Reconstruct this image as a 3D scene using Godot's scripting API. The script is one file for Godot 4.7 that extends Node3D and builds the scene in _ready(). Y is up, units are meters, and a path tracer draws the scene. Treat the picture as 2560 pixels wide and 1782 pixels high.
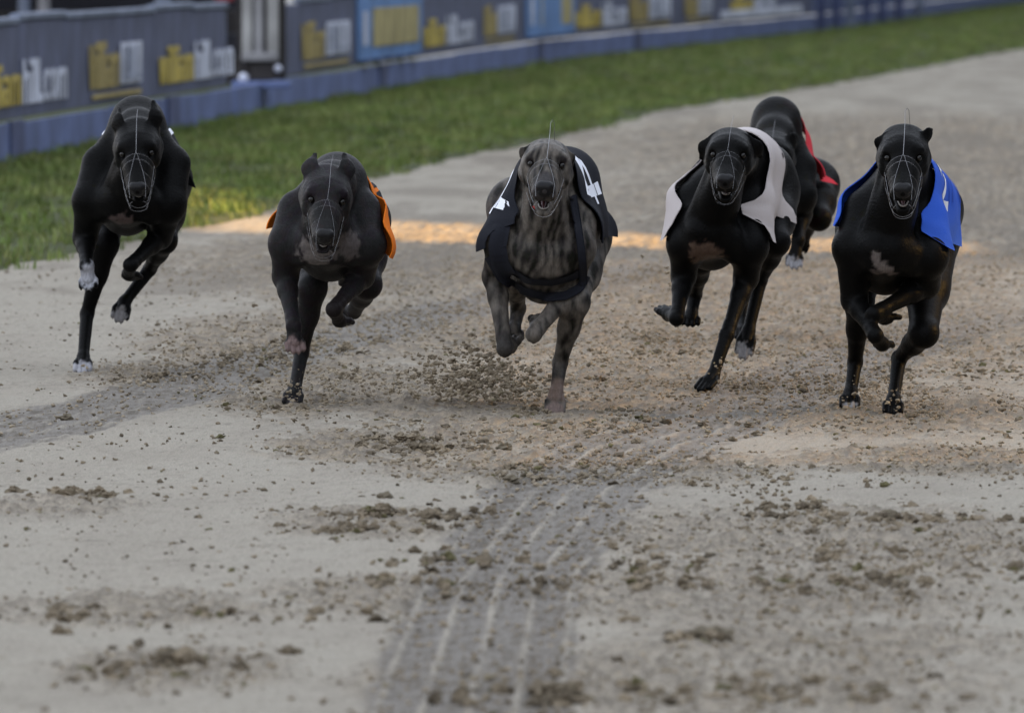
extends Node3D
# Six greyhounds racing towards the camera on a sand track; metres, y up, the camera stands at x = 0, z = 0 and looks down -z.

const POSE_1 := {"at": [-1.186, -29.418], "roll": 4, "ear": 1.00,
	"W": [4.6, 76.1, -12.0], "B": [4.1, 67.2, -35.0], "L": [3.9, 64.8, -50.0], "C": [3.7, 62.3, -62.0], "T1": [3.2, 59.8, -12.0],
	"T2": [4.1, 61.1, -35.0], "P": [1.6, 52.3, 4.0], "K": [1.4, 49.9, -10.0], "K2": [2.2, 50.2, -30.0], "V": [2.9, 57.0, -50.0],
	"SL": [-6.9, 63.6, -6.0], "pL": [-9.0, 52.8, 0.0], "eL": [-11.1, 41.2, -5.0], "cL": [-10.0, 33.3, 9.0], "fL": [-9.7, 30.1, 8.0],
	"tL": [-9.4, 27.0, 10.0], "SR": [15.8, 63.6, -6.0], "pR": [14.2, 51.6, 0.0], "eR": [11.5, 41.4, -10.0], "cR": [3.2, 33.5, 8.0],
	"fR": [2.2, 30.5, 0.0], "tR": [3.9, 29.2, -5.0], "hL": [-4.6, 59.2, -60.0], "kL": [-5.9, 38.5, -30.0], "oL": [-11.9, 16.9, -36.0],
	"gL": [-12.5, 4.0, -23.0], "uL": [-12.5, 0.5, -17.0], "hR": [10.7, 57.4, -60.0], "kR": [11.8, 39.6, -35.0], "oR": [6.8, 30.2, -52.0],
	"gR": [-0.8, 20.2, -45.0], "uR": [-2.1, 15.5, -41.0], "skull": [5.9, 70.3, 24.0], "nose": [6.4, 58.5, 40.1], "AL": [0.3, 80.3, 19.0],
	"AR": [10.7, 82.7, 19.0],
}
const POSE_2 := {"at": [-0.529, -27.374], "roll": -6, "ear": 1.00,
	"W": [3.4, 63.5, -12.0], "B": [3.7, 54.3, -35.0], "L": [3.9, 51.9, -50.0], "C": [4.3, 49.8, -62.0], "T1": [0.7, 50.2, -12.0],
	"T2": [3.0, 50.6, -35.0], "P": [0.5, 46.4, 4.0], "K": [1.4, 43.4, -10.0], "K2": [1.9, 43.9, -30.0], "V": [3.0, 50.2, -50.0],
	"SL": [-8.2, 55.4, -6.0], "pL": [-10.1, 46.3, 0.0], "eL": [-11.2, 36.8, -6.0], "cL": [-8.5, 23.3, 8.0], "fL": [-8.4, 19.9, 8.0],
	"tL": [-7.9, 16.7, 10.0], "SR": [10.6, 55.4, -6.0], "pR": [11.7, 45.8, 0.0], "eR": [10.3, 36.7, -10.0], "cR": [2.7, 28.0, 8.0],
	"fR": [4.1, 24.6, 0.0], "tR": [5.8, 23.7, -5.0], "hL": [-3.2, 51.6, -60.0], "kL": [-3.9, 32.7, -25.0], "oL": [-7.3, 13.9, -35.0],
	"gL": [-9.0, 3.7, -25.0], "uL": [-9.7, 0.3, -20.0], "hR": [8.9, 50.8, -60.0], "kR": [11.6, 33.3, -35.0], "oR": [7.4, 25.0, -55.0],
	"gR": [4.1, 25.0, -62.0], "uR": [2.9, 23.4, -60.0], "skull": [1.1, 61.3, 24.0], "nose": [1.1, 50.8, 41.0], "AL": [-2.4, 71.5, 19.0],
	"AR": [6.0, 71.5, 19.0],
}
const POSE_3 := {"at": [0.089, -26.949], "roll": -4, "ear": 0.60,
	"W": [0.9, 64.2, -14.0], "B": [5.2, 62.9, -36.0], "L": [6.0, 62.5, -50.0], "C": [6.4, 60.2, -62.0], "T1": [0.6, 52.3, -12.0],
	"T2": [3.5, 52.4, -35.0], "P": [0.2, 43.5, 3.0], "K": [0.3, 38.6, -10.0], "K2": [1.4, 37.5, -30.0], "V": [3.0, 46.9, -50.0],
	"SL": [-8.9, 52.7, -6.0], "pL": [-10.9, 47.4, 0.0], "eL": [-13.5, 38.2, -8.0], "cL": [-10.9, 18.6, 6.0], "fL": [-9.5, 18.9, -1.0],
	"tL": [-8.9, 21.0, -5.0], "SR": [9.5, 52.7, -6.0], "pR": [8.7, 46.3, 0.0], "eR": [7.4, 34.6, -10.0], "cR": [-2.9, 22.6, 8.0],
	"fR": [-2.0, 25.6, 0.0], "tR": [-1.1, 27.0, -4.0], "hL": [-7.1, 55.7, -60.0], "kL": [-8.4, 37.3, -35.0], "oL": [-7.1, 27.5, -55.0],
	"gL": [-8.4, 21.6, -48.0], "uL": [-8.4, 19.3, -45.0], "hR": [10.3, 48.0, -50.0], "kR": [8.7, 31.1, -5.0], "oR": [4.6, 13.8, -18.0],
	"gR": [3.4, 5.3, -10.0], "uR": [3.0, 0.4, -3.0], "skull": [0.6, 70.3, 14.0], "nose": [0.2, 65.4, 33.4], "AL": [-6.4, 72.0, 9.0],
	"AR": [7.7, 69.6, 9.0],
}
const POSE_4 := {"at": [0.611, -28.546], "roll": -2, "ear": 0.85,
	"W": [6.2, 66.1, -12.0], "B": [8.8, 65.7, -35.0], "L": [12.8, 64.4, -50.0], "C": [14.8, 61.9, -62.0], "T1": [0.3, 52.5, -12.0],
	"T2": [4.6, 55.4, -35.0], "P": [-3.4, 45.3, 4.0], "K": [-2.4, 42.4, -10.0], "K2": [0.6, 42.5, -30.0], "V": [7.0, 46.7, -50.0],
	"SL": [-8.7, 54.5, -6.0], "pL": [-9.9, 42.5, 0.0], "eL": [-10.5, 32.7, -5.0], "cL": [-12.8, 20.8, 8.0], "fL": [-15.0, 21.6, 0.0],
	"tL": [-16.6, 23.3, -5.0], "SR": [9.5, 54.5, -6.0], "pR": [8.7, 41.7, 0.0], "eR": [7.9, 32.1, -6.0], "cR": [2.0, 16.0, 7.0],
	"fR": [-2.2, 4.2, 14.0], "tR": [-5.4, 0.9, 20.0], "hL": [0.1, 56.0, -60.0], "kL": [-5.1, 36.6, -30.0], "oL": [-6.3, 25.8, -50.0],
	"gL": [-7.5, 19.4, -45.0], "uL": [-7.8, 17.3, -42.0], "hR": [16.3, 56.0, -60.0], "kR": [17.6, 41.8, -35.0], "oR": [13.3, 29.9, -52.0],
	"gR": [9.6, 14.8, -45.0], "uR": [8.1, 8.3, -41.0], "skull": [2.4, 70.0, 20.0], "nose": [0.8, 63.4, 38.8], "AL": [-5.7, 68.2, 15.0],
	"AR": [11.6, 68.5, 15.0],
}
const POSE_5 := {"at": [1.039, -26.857], "roll": 0, "ear": 0.70,
	"W": [5.1, 64.5, -12.0], "B": [9.6, 59.8, -35.0], "L": [13.8, 57.6, -50.0], "C": [15.0, 55.4, -60.0], "T1": [0.9, 52.9, -10.0],
	"T2": [5.6, 51.6, -35.0], "P": [-0.9, 45.8, 4.0], "K": [-0.2, 41.4, -10.0], "K2": [3.4, 41.7, -30.0], "V": [8.6, 45.0, -48.0],
	"SL": [-6.4, 56.9, -6.0], "pL": [-9.5, 46.8, 0.0], "eL": [-8.9, 32.0, -5.0], "cL": [-3.7, 22.9, 10.0], "fL": [-1.6, 20.3, 5.0],
	"tL": [-0.6, 19.6, 0.0], "SR": [9.6, 54.7, -6.0], "pR": [11.3, 44.4, 0.0], "eR": [11.2, 36.1, -8.0], "cR": [-3.8, 28.7, 6.0],
	"fR": [-0.8, 27.3, -2.0], "tR": [2.0, 27.3, -6.0], "hL": [-3.3, 49.2, -60.0], "kL": [-6.3, 29.6, -40.0], "oL": [-6.9, 12.6, -55.0],
	"gL": [-8.5, 4.0, -47.0], "uL": [-8.9, 0.8, -42.0], "hR": [13.4, 47.8, -50.0], "kR": [10.7, 22.6, -12.0], "oR": [4.6, 14.8, -32.0],
	"gR": [2.5, 3.7, -18.0], "uR": [2.1, 0.6, -13.0], "skull": [3.8, 73.7, 16.0], "nose": [2.9, 64.8, 33.9], "AL": [-2.8, 74.2, 11.0],
	"AR": [11.7, 79.5, 11.0],
}
const POSE_6 := {"at": [0.875, -31.720], "roll": 0, "ear": 1.00,
	"W": [-0.7, 72.1, -14.0], "B": [1.0, 62.1, -35.0], "L": [2.0, 59.5, -50.0], "C": [2.6, 56.8, -62.0], "T1": [-0.3, 54.1, -12.0],
	"T2": [-0.6, 52.2, -35.0], "P": [-2.1, 46.6, 4.0], "K": [-1.6, 44.3, -10.0], "K2": [-0.5, 44.4, -30.0], "V": [0.7, 50.5, -50.0],
	"SL": [-10.3, 58.1, -6.0], "pL": [-11.0, 47.8, 0.0], "eL": [-10.6, 38.5, -5.0], "cL": [-6.7, 28.5, 8.0], "fL": [-6.5, 25.0, 0.0],
	"tL": [-5.7, 24.2, -5.0], "SR": [7.0, 56.8, -6.0], "pR": [6.5, 47.8, 0.0], "eR": [7.2, 41.8, -5.0], "cR": [5.9, 33.6, 5.0],
	"fR": [5.0, 29.5, 6.0], "tR": [4.6, 25.6, 8.0], "hL": [-7.7, 54.2, -60.0], "kL": [-9.9, 37.6, -35.0], "oL": [-10.4, 18.8, -45.0],
	"gL": [-11.3, 4.2, -30.0], "uL": [-11.5, 0.5, -20.0], "hR": [12.5, 50.2, -50.0], "kR": [13.6, 39.9, -25.0], "oR": [12.0, 37.2, -50.0],
	"gR": [9.6, 31.6, -60.0], "uR": [8.3, 28.9, -60.0], "skull": [-2.9, 62.4, 20.0], "nose": [-3.9, 55.3, 38.7], "AL": [-7.6, 67.7, 15.0],
	"AR": [4.1, 67.1, 15.0],
}


var mats := {}
var taken := {}
var rng := RandomNumberGenerator.new()
var noise_a := FastNoiseLite.new()
var noise_b := FastNoiseLite.new()
var noise_c := FastNoiseLite.new()

func _ready():
	rng.seed = 7
	# ---- camera
	var cam := Camera3D.new()
	cam.name = "camera"
	var attr := CameraAttributesPhysical.new()
	attr.frustum_focal_length = 327.2
	attr.frustum_focus_distance = 26.9
	attr.frustum_near = 0.5
	attr.frustum_far = 900.0
	attr.exposure_aperture = 9.5
	cam.attributes = attr
	cam.fov = 4.2015
	cam.near = 0.5
	cam.far = 900.0
	add_child(cam)
	cam.position = Vector3(0, 1.3333, 0)
	cam.rotation = Vector3(-atan(1056.0 / 24300.0), 0, 0)
	# ---- sky
	var env := Environment.new()
	var sky := Sky.new()
	var sm := ProceduralSkyMaterial.new()
	sm.sky_top_color = Color(0.80, 0.83, 0.885)
	sm.sky_horizon_color = Color(0.90, 0.89, 0.89)
	sm.sky_curve = 0.12
	sm.ground_bottom_color = Color(0.25, 0.24, 0.22)
	sm.ground_horizon_color = Color(0.5, 0.5, 0.5)
	sky.sky_material = sm
	env.background_mode = Environment.BG_SKY
	env.sky = sky
	env.background_energy_multiplier = 0.69
	env.tonemap_mode = Environment.TONE_MAPPER_LINEAR
	env.tonemap_exposure = 3.2
	env.sdfgi_enabled = true
	env.ssao_enabled = true
	env.ssil_enabled = true
	var we := WorldEnvironment.new()
	we.name = "world_environment"
	we.environment = env
	add_child(we)
	# ---- low evening sun, from the right and a little behind the dogs
	var sun := DirectionalLight3D.new()
	sun.name = "sun"
	sun.light_color = Color(1.0, 0.79, 0.46)
	sun.light_energy = 1.6
	sun.light_angular_distance = 0.5
	sun.shadow_enabled = true
	add_child(sun)
	sun.look_at_from_position(Vector3.ZERO, -SUN_AT)
	noise_a.seed = 11; noise_a.frequency = 1.0; noise_a.fractal_octaves = 2
	noise_b.seed = 23; noise_b.frequency = 1.0; noise_b.fractal_octaves = 3
	noise_c.seed = 31; noise_c.frequency = 1.0; noise_c.fractal_type = FastNoiseLite.FRACTAL_NONE
	make_materials()
	build_ground()
	build_grass()
	build_fence()
	build_beyond()
	build_sun_blocker()
	build_clods()
	build_dogs()

const SUN_AT := Vector3(0.918, 0.355, -0.168)   # towards the sun

# ------------------------------------------------------------------ helpers
func numbered(called: String) -> String:
	var n: int = taken.get(called, 0)
	taken[called] = n + 1
	return called if n == 0 else "%s_%03d" % [called, n]

func tag(o: Node3D, label: String, category: String, group := ""):
	o.set_meta("label", label)
	o.set_meta("category", category)
	if group: o.set_meta("group", group)

func thing(called: String, label: String, category: String, at := Vector3.ZERO, group := "") -> Node3D:
	var o := Node3D.new()
	o.name = numbered(called)
	add_child(o)
	o.position = at
	tag(o, label, category, group)
	return o

func obj(called: String, mesh: Mesh, m: Material, parent: Node = null) -> MeshInstance3D:
	var o := MeshInstance3D.new()
	o.name = numbered(called) if parent == null else called
	o.mesh = mesh
	o.material_override = m
	if parent == null: add_child(o)
	else: parent.add_child(o, true)
	return o

func struct(called: String, mesh: Mesh, m: Material) -> MeshInstance3D:
	var o := obj(called, mesh, m)
	o.set_meta("kind", "structure")
	return o

func lin(r: float, g: float, b: float) -> Color:
	return Color(r, g, b).linear_to_srgb()

func noise_image(size: int, freq: float, oct: int, seed_: int, lo: float, hi: float, seamless := true) -> ImageTexture:
	var n := FastNoiseLite.new()
	n.seed = seed_; n.frequency = freq; n.fractal_octaves = oct
	var im: Image = n.get_seamless_image(size, size) if seamless else n.get_image(size, size)
	im.convert(Image.FORMAT_RGBA8)
	for y in size:
		for x in size:
			var v := lerpf(lo, hi, im.get_pixel(x, y).r)
			im.set_pixel(x, y, Color(v, v, v))
	return ImageTexture.create_from_image(im)

func bump_image(size: int, freq: float, oct: int, seed_: int, strength: float) -> ImageTexture:
	var n := FastNoiseLite.new()
	n.seed = seed_; n.frequency = freq; n.fractal_octaves = oct
	var im: Image = n.get_seamless_image(size, size)
	im.convert(Image.FORMAT_RGBA8)
	im.bump_map_to_normal_map(strength)
	return ImageTexture.create_from_image(im)

func std(color: Color, rough := 0.8, vertex := false) -> StandardMaterial3D:
	var m := StandardMaterial3D.new()
	m.albedo_color = color
	m.roughness = rough
	m.vertex_color_use_as_albedo = vertex
	return m

func triplanar(m: StandardMaterial3D, scale: float, world := true):
	m.uv1_triplanar = true
	m.uv1_world_triplanar = world
	m.uv1_scale = Vector3.ONE * scale

func make_materials():
	var grit := noise_image(512, 0.07, 5, 5, 0.62, 1.10)
	var grit_n := bump_image(512, 0.09, 4, 6, 5.0)
	var soft := noise_image(256, 0.03, 4, 9, 0.8, 1.0)
	var m := std(Color.WHITE, 0.95, true)
	m.albedo_texture = grit; m.normal_enabled = true; m.normal_texture = grit_n; m.normal_scale = 0.7
	m.metallic_specular = 0.2
	triplanar(m, 4.3)
	mats.sand = m
	m = std(Color.WHITE, 0.95, true)
	m.albedo_texture = soft; m.metallic_specular = 0.2
	triplanar(m, 9.0, false)
	mats.clod = m
	m = std(Color.WHITE, 0.9, true)
	m.albedo_texture = soft; triplanar(m, 3.0)
	m.metallic_specular = 0.2
	mats.turf = m
	m = std(Color.WHITE, 0.7, true)
	m.metallic_specular = 0.3
	m.backlight_enabled = true; m.backlight = Color(0.3, 0.35, 0.1)
	mats.grass = m
	# painted boards with weathering
	var weather := noise_image(512, 0.012, 5, 14, 0.7, 1.0)
	for e in [["board", lin(0.105, 0.122, 0.21)], ["plinth", lin(0.14, 0.19, 0.39)], ["post_blue", lin(0.07, 0.09, 0.2)], ["blue_board", lin(0.15, 0.31, 0.64)], ["sand_yellow", lin(0.52, 0.44, 0.19)], ["navy", lin(0.035, 0.05, 0.13)], ["yellow", lin(0.66, 0.51, 0.10)], ["dull_yellow", lin(0.46, 0.36, 0.12)], ["white_paint", lin(0.74, 0.78, 0.92)], ["pale_timber", lin(0.42, 0.42, 0.42)], ["dark_timber", lin(0.04, 0.035, 0.035)], ["concrete", lin(0.34, 0.34, 0.36)], ["steel", lin(0.2, 0.24, 0.33)], ["dark_wall", lin(0.02, 0.022, 0.035)], ["red_paint", lin(0.4, 0.03, 0.04)], ["print_grey", lin(0.42, 0.46, 0.58)], ["cladding", lin(0.2, 0.2, 0.2)]]:
		m = std(e[1], 0.75)
		m.albedo_texture = weather
		triplanar(m, 0.35)
		mats[e[0]] = m
	# coats
	var fur := noise_image(256, 0.05, 4, 19, 0.7, 1.0)
	var fur_n := bump_image(256, 0.1, 4, 20, 3.0)
	m = std(Color.WHITE, 0.46, true)
	m.albedo_texture = fur
	m.normal_enabled = true; m.normal_texture = fur_n; m.normal_scale = 0.55
	m.metallic_specular = 0.17
	m.rim_enabled = true; m.rim = 0.0; m.rim_tint = 0.6
	m.uv1_triplanar = true; m.uv1_scale = Vector3(9, 4, 4)
	mats.coat = m
	var weave := bump_image(256, 0.06, 3, 21, 3.0)
	for e in [["cloth_orange", lin(0.72, 0.17, 0.012)], ["cloth_black", lin(0.010, 0.011, 0.016)], ["cloth_white", lin(0.46, 0.42, 0.41)], ["cloth_red", lin(0.56, 0.035, 0.05)], ["cloth_blue", lin(0.03, 0.10, 0.52)], ["cloth_navy", lin(0.02, 0.06, 0.36)], ["print_white", lin(0.75, 0.77, 0.82)], ["print_black", lin(0.012, 0.012, 0.016)], ["print_red", lin(0.45, 0.03, 0.03)]]:
		m = std(e[1], 0.8)
		m.normal_enabled = true; m.normal_texture = weave; m.normal_scale = 0.6
		m.rim_enabled = true; m.rim = 0.06; m.rim_tint = 0.7; m.metallic_specular = 0.25
		m.uv1_triplanar = true; m.uv1_scale = Vector3.ONE * 11.0
		mats[e[0]] = m
	m = std(lin(0.3, 0.3, 0.31), 0.25); m.metallic = 0.95; mats.wire = m
	m = std(lin(0.006, 0.005, 0.004), 0.07); m.metallic_specular = 0.4; mats.eye = m
	m = std(lin(0.006, 0.006, 0.007), 0.42); m.metallic_specular = 0.32; m.normal_enabled = true; m.normal_texture = fur_n; m.normal_scale = 0.4
	m.uv1_triplanar = true; m.uv1_scale = Vector3.ONE * 30.0; mats.nose = m
	m = std(lin(0.05, 0.016, 0.018), 0.4); mats.tongue = m
	m = std(lin(0.2, 0.185, 0.17), 0.4); mats.teeth = m

func new_st() -> SurfaceTool:
	var st := SurfaceTool.new()
	st.begin(Mesh.PRIMITIVE_TRIANGLES)
	return st

func quad(st: SurfaceTool, a: Vector3, b: Vector3, c: Vector3, d: Vector3):
	# a b c d clockwise seen from the front
	for v in [a, b, c, a, c, d]: st.add_vertex(v)

func done(st: SurfaceTool) -> ArrayMesh:
	st.generate_normals()
	return st.commit()

# a box between corners in a turned frame: x along dir, y up, z across
func add_box(st: SurfaceTool, t: Transform3D, size: Vector3, bevel := 0.0):
	var h := size / 2.0
	var b: float = minf(bevel, minf(h.x, minf(h.y, h.z)) * 0.9)
	st.set_smooth_group(-1)
	for axis in 3:
		var u := (axis + 1) % 3
		var w := (axis + 2) % 3
		for s in [-1.0, 1.0]:
			var p := []
			for k in [[-1, -1], [1, -1], [1, 1], [-1, 1]]:
				var v := Vector3.ZERO
				v[axis] = s * h[axis]
				v[u] = k[0] * (h[u] - b)
				v[w] = k[1] * (h[w] - b)
				p.append(t * v)
			if s > 0: quad(st, p[3], p[2], p[1], p[0])
			else: quad(st, p[0], p[1], p[2], p[3])
	if b <= 0.0: return
	for axis in 3:
		var u := (axis + 1) % 3
		var w := (axis + 2) % 3
		for su in [-1.0, 1.0]:
			for sw in [-1.0, 1.0]:
				var p := []
				for k in [[-1, 0], [1, 0], [1, 1], [-1, 1]]:
					var v := Vector3.ZERO
					v[axis] = k[0] * (h[axis] - b)
					v[u] = su * (h[u] - (b if k[1] == 0 else 0.0))
					v[w] = sw * (h[w] - (0.0 if k[1] == 0 else b))
					p.append(t * v)
				if su * sw > 0: quad(st, p[0], p[1], p[2], p[3])
				else: quad(st, p[3], p[2], p[1], p[0])

func box_mesh(size: Vector3, bevel := 0.0, at := Vector3.ZERO) -> ArrayMesh:
	var st := new_st()
	add_box(st, Transform3D(Basis(), at), size, bevel)
	return done(st)

func add_tube(st: SurfaceTool, pts: Array, radii: Array, sides := 6):
	var n := pts.size()
	var side := Vector3.ZERO
	var rings := []
	for i in n:
		var d: Vector3 = (pts[mini(i + 1, n - 1)] - pts[maxi(i - 1, 0)]).normalized()
		if side == Vector3.ZERO:
			side = d.cross(Vector3.UP if absf(d.y) < 0.9 else Vector3.RIGHT).normalized()
		else:
			side = (side - d * side.dot(d)).normalized()
		var up := side.cross(d)
		var ring := []
		for k in sides:
			var a := TAU * k / sides
			ring.append(pts[i] + (side * cos(a) + up * sin(a)) * radii[mini(i, radii.size() - 1)])
		rings.append(ring)
	st.set_smooth_group(0)
	for i in n - 1:
		for k in sides:
			var l := (k + 1) % sides
			quad(st, rings[i][k], rings[i][l], rings[i + 1][l], rings[i + 1][k])
	st.set_smooth_group(-1)
	for k in range(1, sides - 1):
		for v in [rings[0][0], rings[0][k + 1], rings[0][k]]: st.add_vertex(v)
		for v in [rings[n - 1][0], rings[n - 1][k], rings[n - 1][k + 1]]: st.add_vertex(v)

func array_mesh(verts: PackedVector3Array, normals: PackedVector3Array, colors: PackedColorArray, idx: PackedInt32Array) -> ArrayMesh:
	var arr := []
	arr.resize(Mesh.ARRAY_MAX)
	arr[Mesh.ARRAY_VERTEX] = verts
	arr[Mesh.ARRAY_NORMAL] = normals
	if colors.size(): arr[Mesh.ARRAY_COLOR] = colors
	arr[Mesh.ARRAY_INDEX] = idx
	var am := ArrayMesh.new()
	am.add_surface_from_arrays(Mesh.PRIMITIVE_TRIANGLES, arr)
	return am

func spread(called: String, mesh: Mesh, m: Material, placed: Array, tints: Array, parent: Node = null) -> MultiMeshInstance3D:
	var mm := MultiMesh.new()
	mm.transform_format = MultiMesh.TRANSFORM_3D
	mm.use_colors = true
	mm.mesh = mesh
	mm.instance_count = placed.size()
	for i in placed.size():
		mm.set_instance_transform(i, placed[i])
		mm.set_instance_color(i, tints[i])
	var o := MultiMeshInstance3D.new()
	o.name = numbered(called) if parent == null else called
	o.multimesh = mm
	o.material_override = m
	o.set_meta("kind", "stuff")
	if parent == null: add_child(o)
	else: parent.add_child(o, true)
	return o

func lerp_path(table: Array, s: float, col: int) -> float:
	# table rows sorted on column 0; linear between rows
	var n := table.size()
	if s <= table[0][0]:
		return table[0][col] + (table[1][col] - table[0][col]) / (table[1][0] - table[0][0]) * (s - table[0][0])
	for i in n - 1:
		if s <= table[i + 1][0] or i == n - 2:
			var t: float = (s - table[i][0]) / (table[i + 1][0] - table[i][0])
			return lerpf(table[i][col], table[i + 1][col], t)
	return 0.0

# ------------------------------------------------------------------ the ground
# depth in front of the camera, x of the border between sand and grass, x of the foot of the fence
const BORDER := [[20.0, -3.6, -6.6], [30.0, -2.72, -5.2], [38.3, -2.02, -4.3], [43.5, -1.43, -3.65], [45.6, -1.23, -3.45], [53.0, -0.68, -2.95 ], [57.9, -0.27, -3.05], [60.8, 0.09, -2.8], [66.1, 0.6, -2.4], [73.0, 1.18, -1.87], [84.8, 2.73, -0.9], [100.0, 4.5, 0.38], [111.7, 5.88, 1.8], [133.0, 8.6, 4.29], [148.0, 10.7, 5.86], [185.0, 15.6, 9.75], [230.0, 22.0, 16.0]]
const TRACK_A := [[13.0, -0.20, 0.2], [14.0, -0.15, 0.19], [16.64, -0.075, 0.185], [20.06, -0.025, 0.17], [23.3, 0.14, 0.2], [25.3, 0.33, 0.23], [26.4, 0.5, 0.22], [28.5, 0.78, 0.22], [31.0, 1.15, 0.22], [36.0, 2.0, 0.22]]
const TRACK_B := [[22.0, -2.1, 0.24], [26.0, -1.38, 0.24], [27.9, -1.06, 0.22], [30.6, -0.76, 0.19], [34.3, -0.24, 0.2], [38.6, 0.5, 0.22], [43.0, 1.5, 0.2]]
# churned places: x, depth, radius across, radius along
const CHURN := [[0.0, 27.2, 0.42, 1.5], [0.1, 28.3, 0.6, 2.2], [0.55, 29.2, 0.5, 2.2], [1.02, 27.3, 0.5, 1.6], [-0.35, 25.3, 0.28, 0.9], [0.0, 26.0, 0.35, 0.7], [-0.55, 28.6, 0.35, 1.8], [-0.7, 32.0, 0.5, 2.4], [-0.1, 33.0, 0.7, 3.0], [0.55, 33.0, 0.6, 3.0], [1.15, 33.0, 0.8, 4.0], [-1.0, 29.4, 0.3, 1.0], [0.65, 21.5, 0.55, 1.1], [0.9, 21.0, 0.4, 0.9], [0.45, 19.6, 0.5, 0.9], [-0.33, 22.0, 0.22, 0.6], [-0.25, 19.6, 0.25, 0.6], [-0.75, 19.2, 0.3, 0.5], [-0.62, 17.6, 0.22, 0.5], [0.35, 17.3, 0.5, 0.9], [0.6, 18.2, 0.4, 0.6], [-0.05, 17.4, 0.25, 0.5], [-1.08, 22.6, 0.2, 0.4], [0.2, 24.2, 0.5, 0.9], [1.1, 24.6, 0.4, 0.7], [0.75, 38.0, 1.2, 6.0], [-0.4, 40.0, 1.0, 5.0], [1.8, 47.0, 1.6, 9.0], [2.8, 60.0, 2.5, 12.0]]

func track_profile(x: float, d: float, table: Array) -> Vector3:
	# x: share of the track (0..1), y: height, z: paleness of the ridge lines
	if d < table[0][0] or d > table[-1][0]: return Vector3.ZERO
	var c := lerp_path(table, d, 1)
	var w := lerp_path(table, d, 2)
	var u := (x - c) / w
	var wob := noise_c.get_noise_2d(x * 3.0, d * 2.0) * 0.25
	var share := smoothstep(1.08, 0.9, absf(u) + wob * 0.5)
	if share <= 0.0: return Vector3.ZERO
	var ends := smoothstep(table[0][0], table[0][0] + 1.0, d) * smoothstep(table[-1][0], table[-1][0] - 5.0, d)
	share *= ends
	# five ribs run along the track; between them the lugs press slanting bars
	var rib := u * 2.3
	var f := absf(rib - roundf(rib))
	var rib_n := smoothstep(0.15, 0.04, f) * smoothstep(30.0, 24.0, d) * (0.62 + 0.55 * noise_c.get_noise_2d(roundf(rib) * 9.0, d * 1.6))
	var lug := sin((d * 30.0 + absf(u) * 5.0) + noise_c.get_noise_2d(x * 12.0, d * 6.0) * 1.6)
	var h := -0.006 + 0.009 * rib_n + 0.006 * lug * (1.0 - rib_n)
	return Vector3(share, h * share, rib_n * share)

func churn(x: float, d: float) -> float:
	var s := 0.0
	for c in CHURN:
		var u: float = (x - c[0]) / c[2]
		if u > 1.5 or u < -1.5: continue
		var v: float = (d - c[1]) / c[3]
		var r := u * u + v * v
		if r < 2.0: s = maxf(s, smoothstep(2.0, 0.15, r))
	return s

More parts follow.
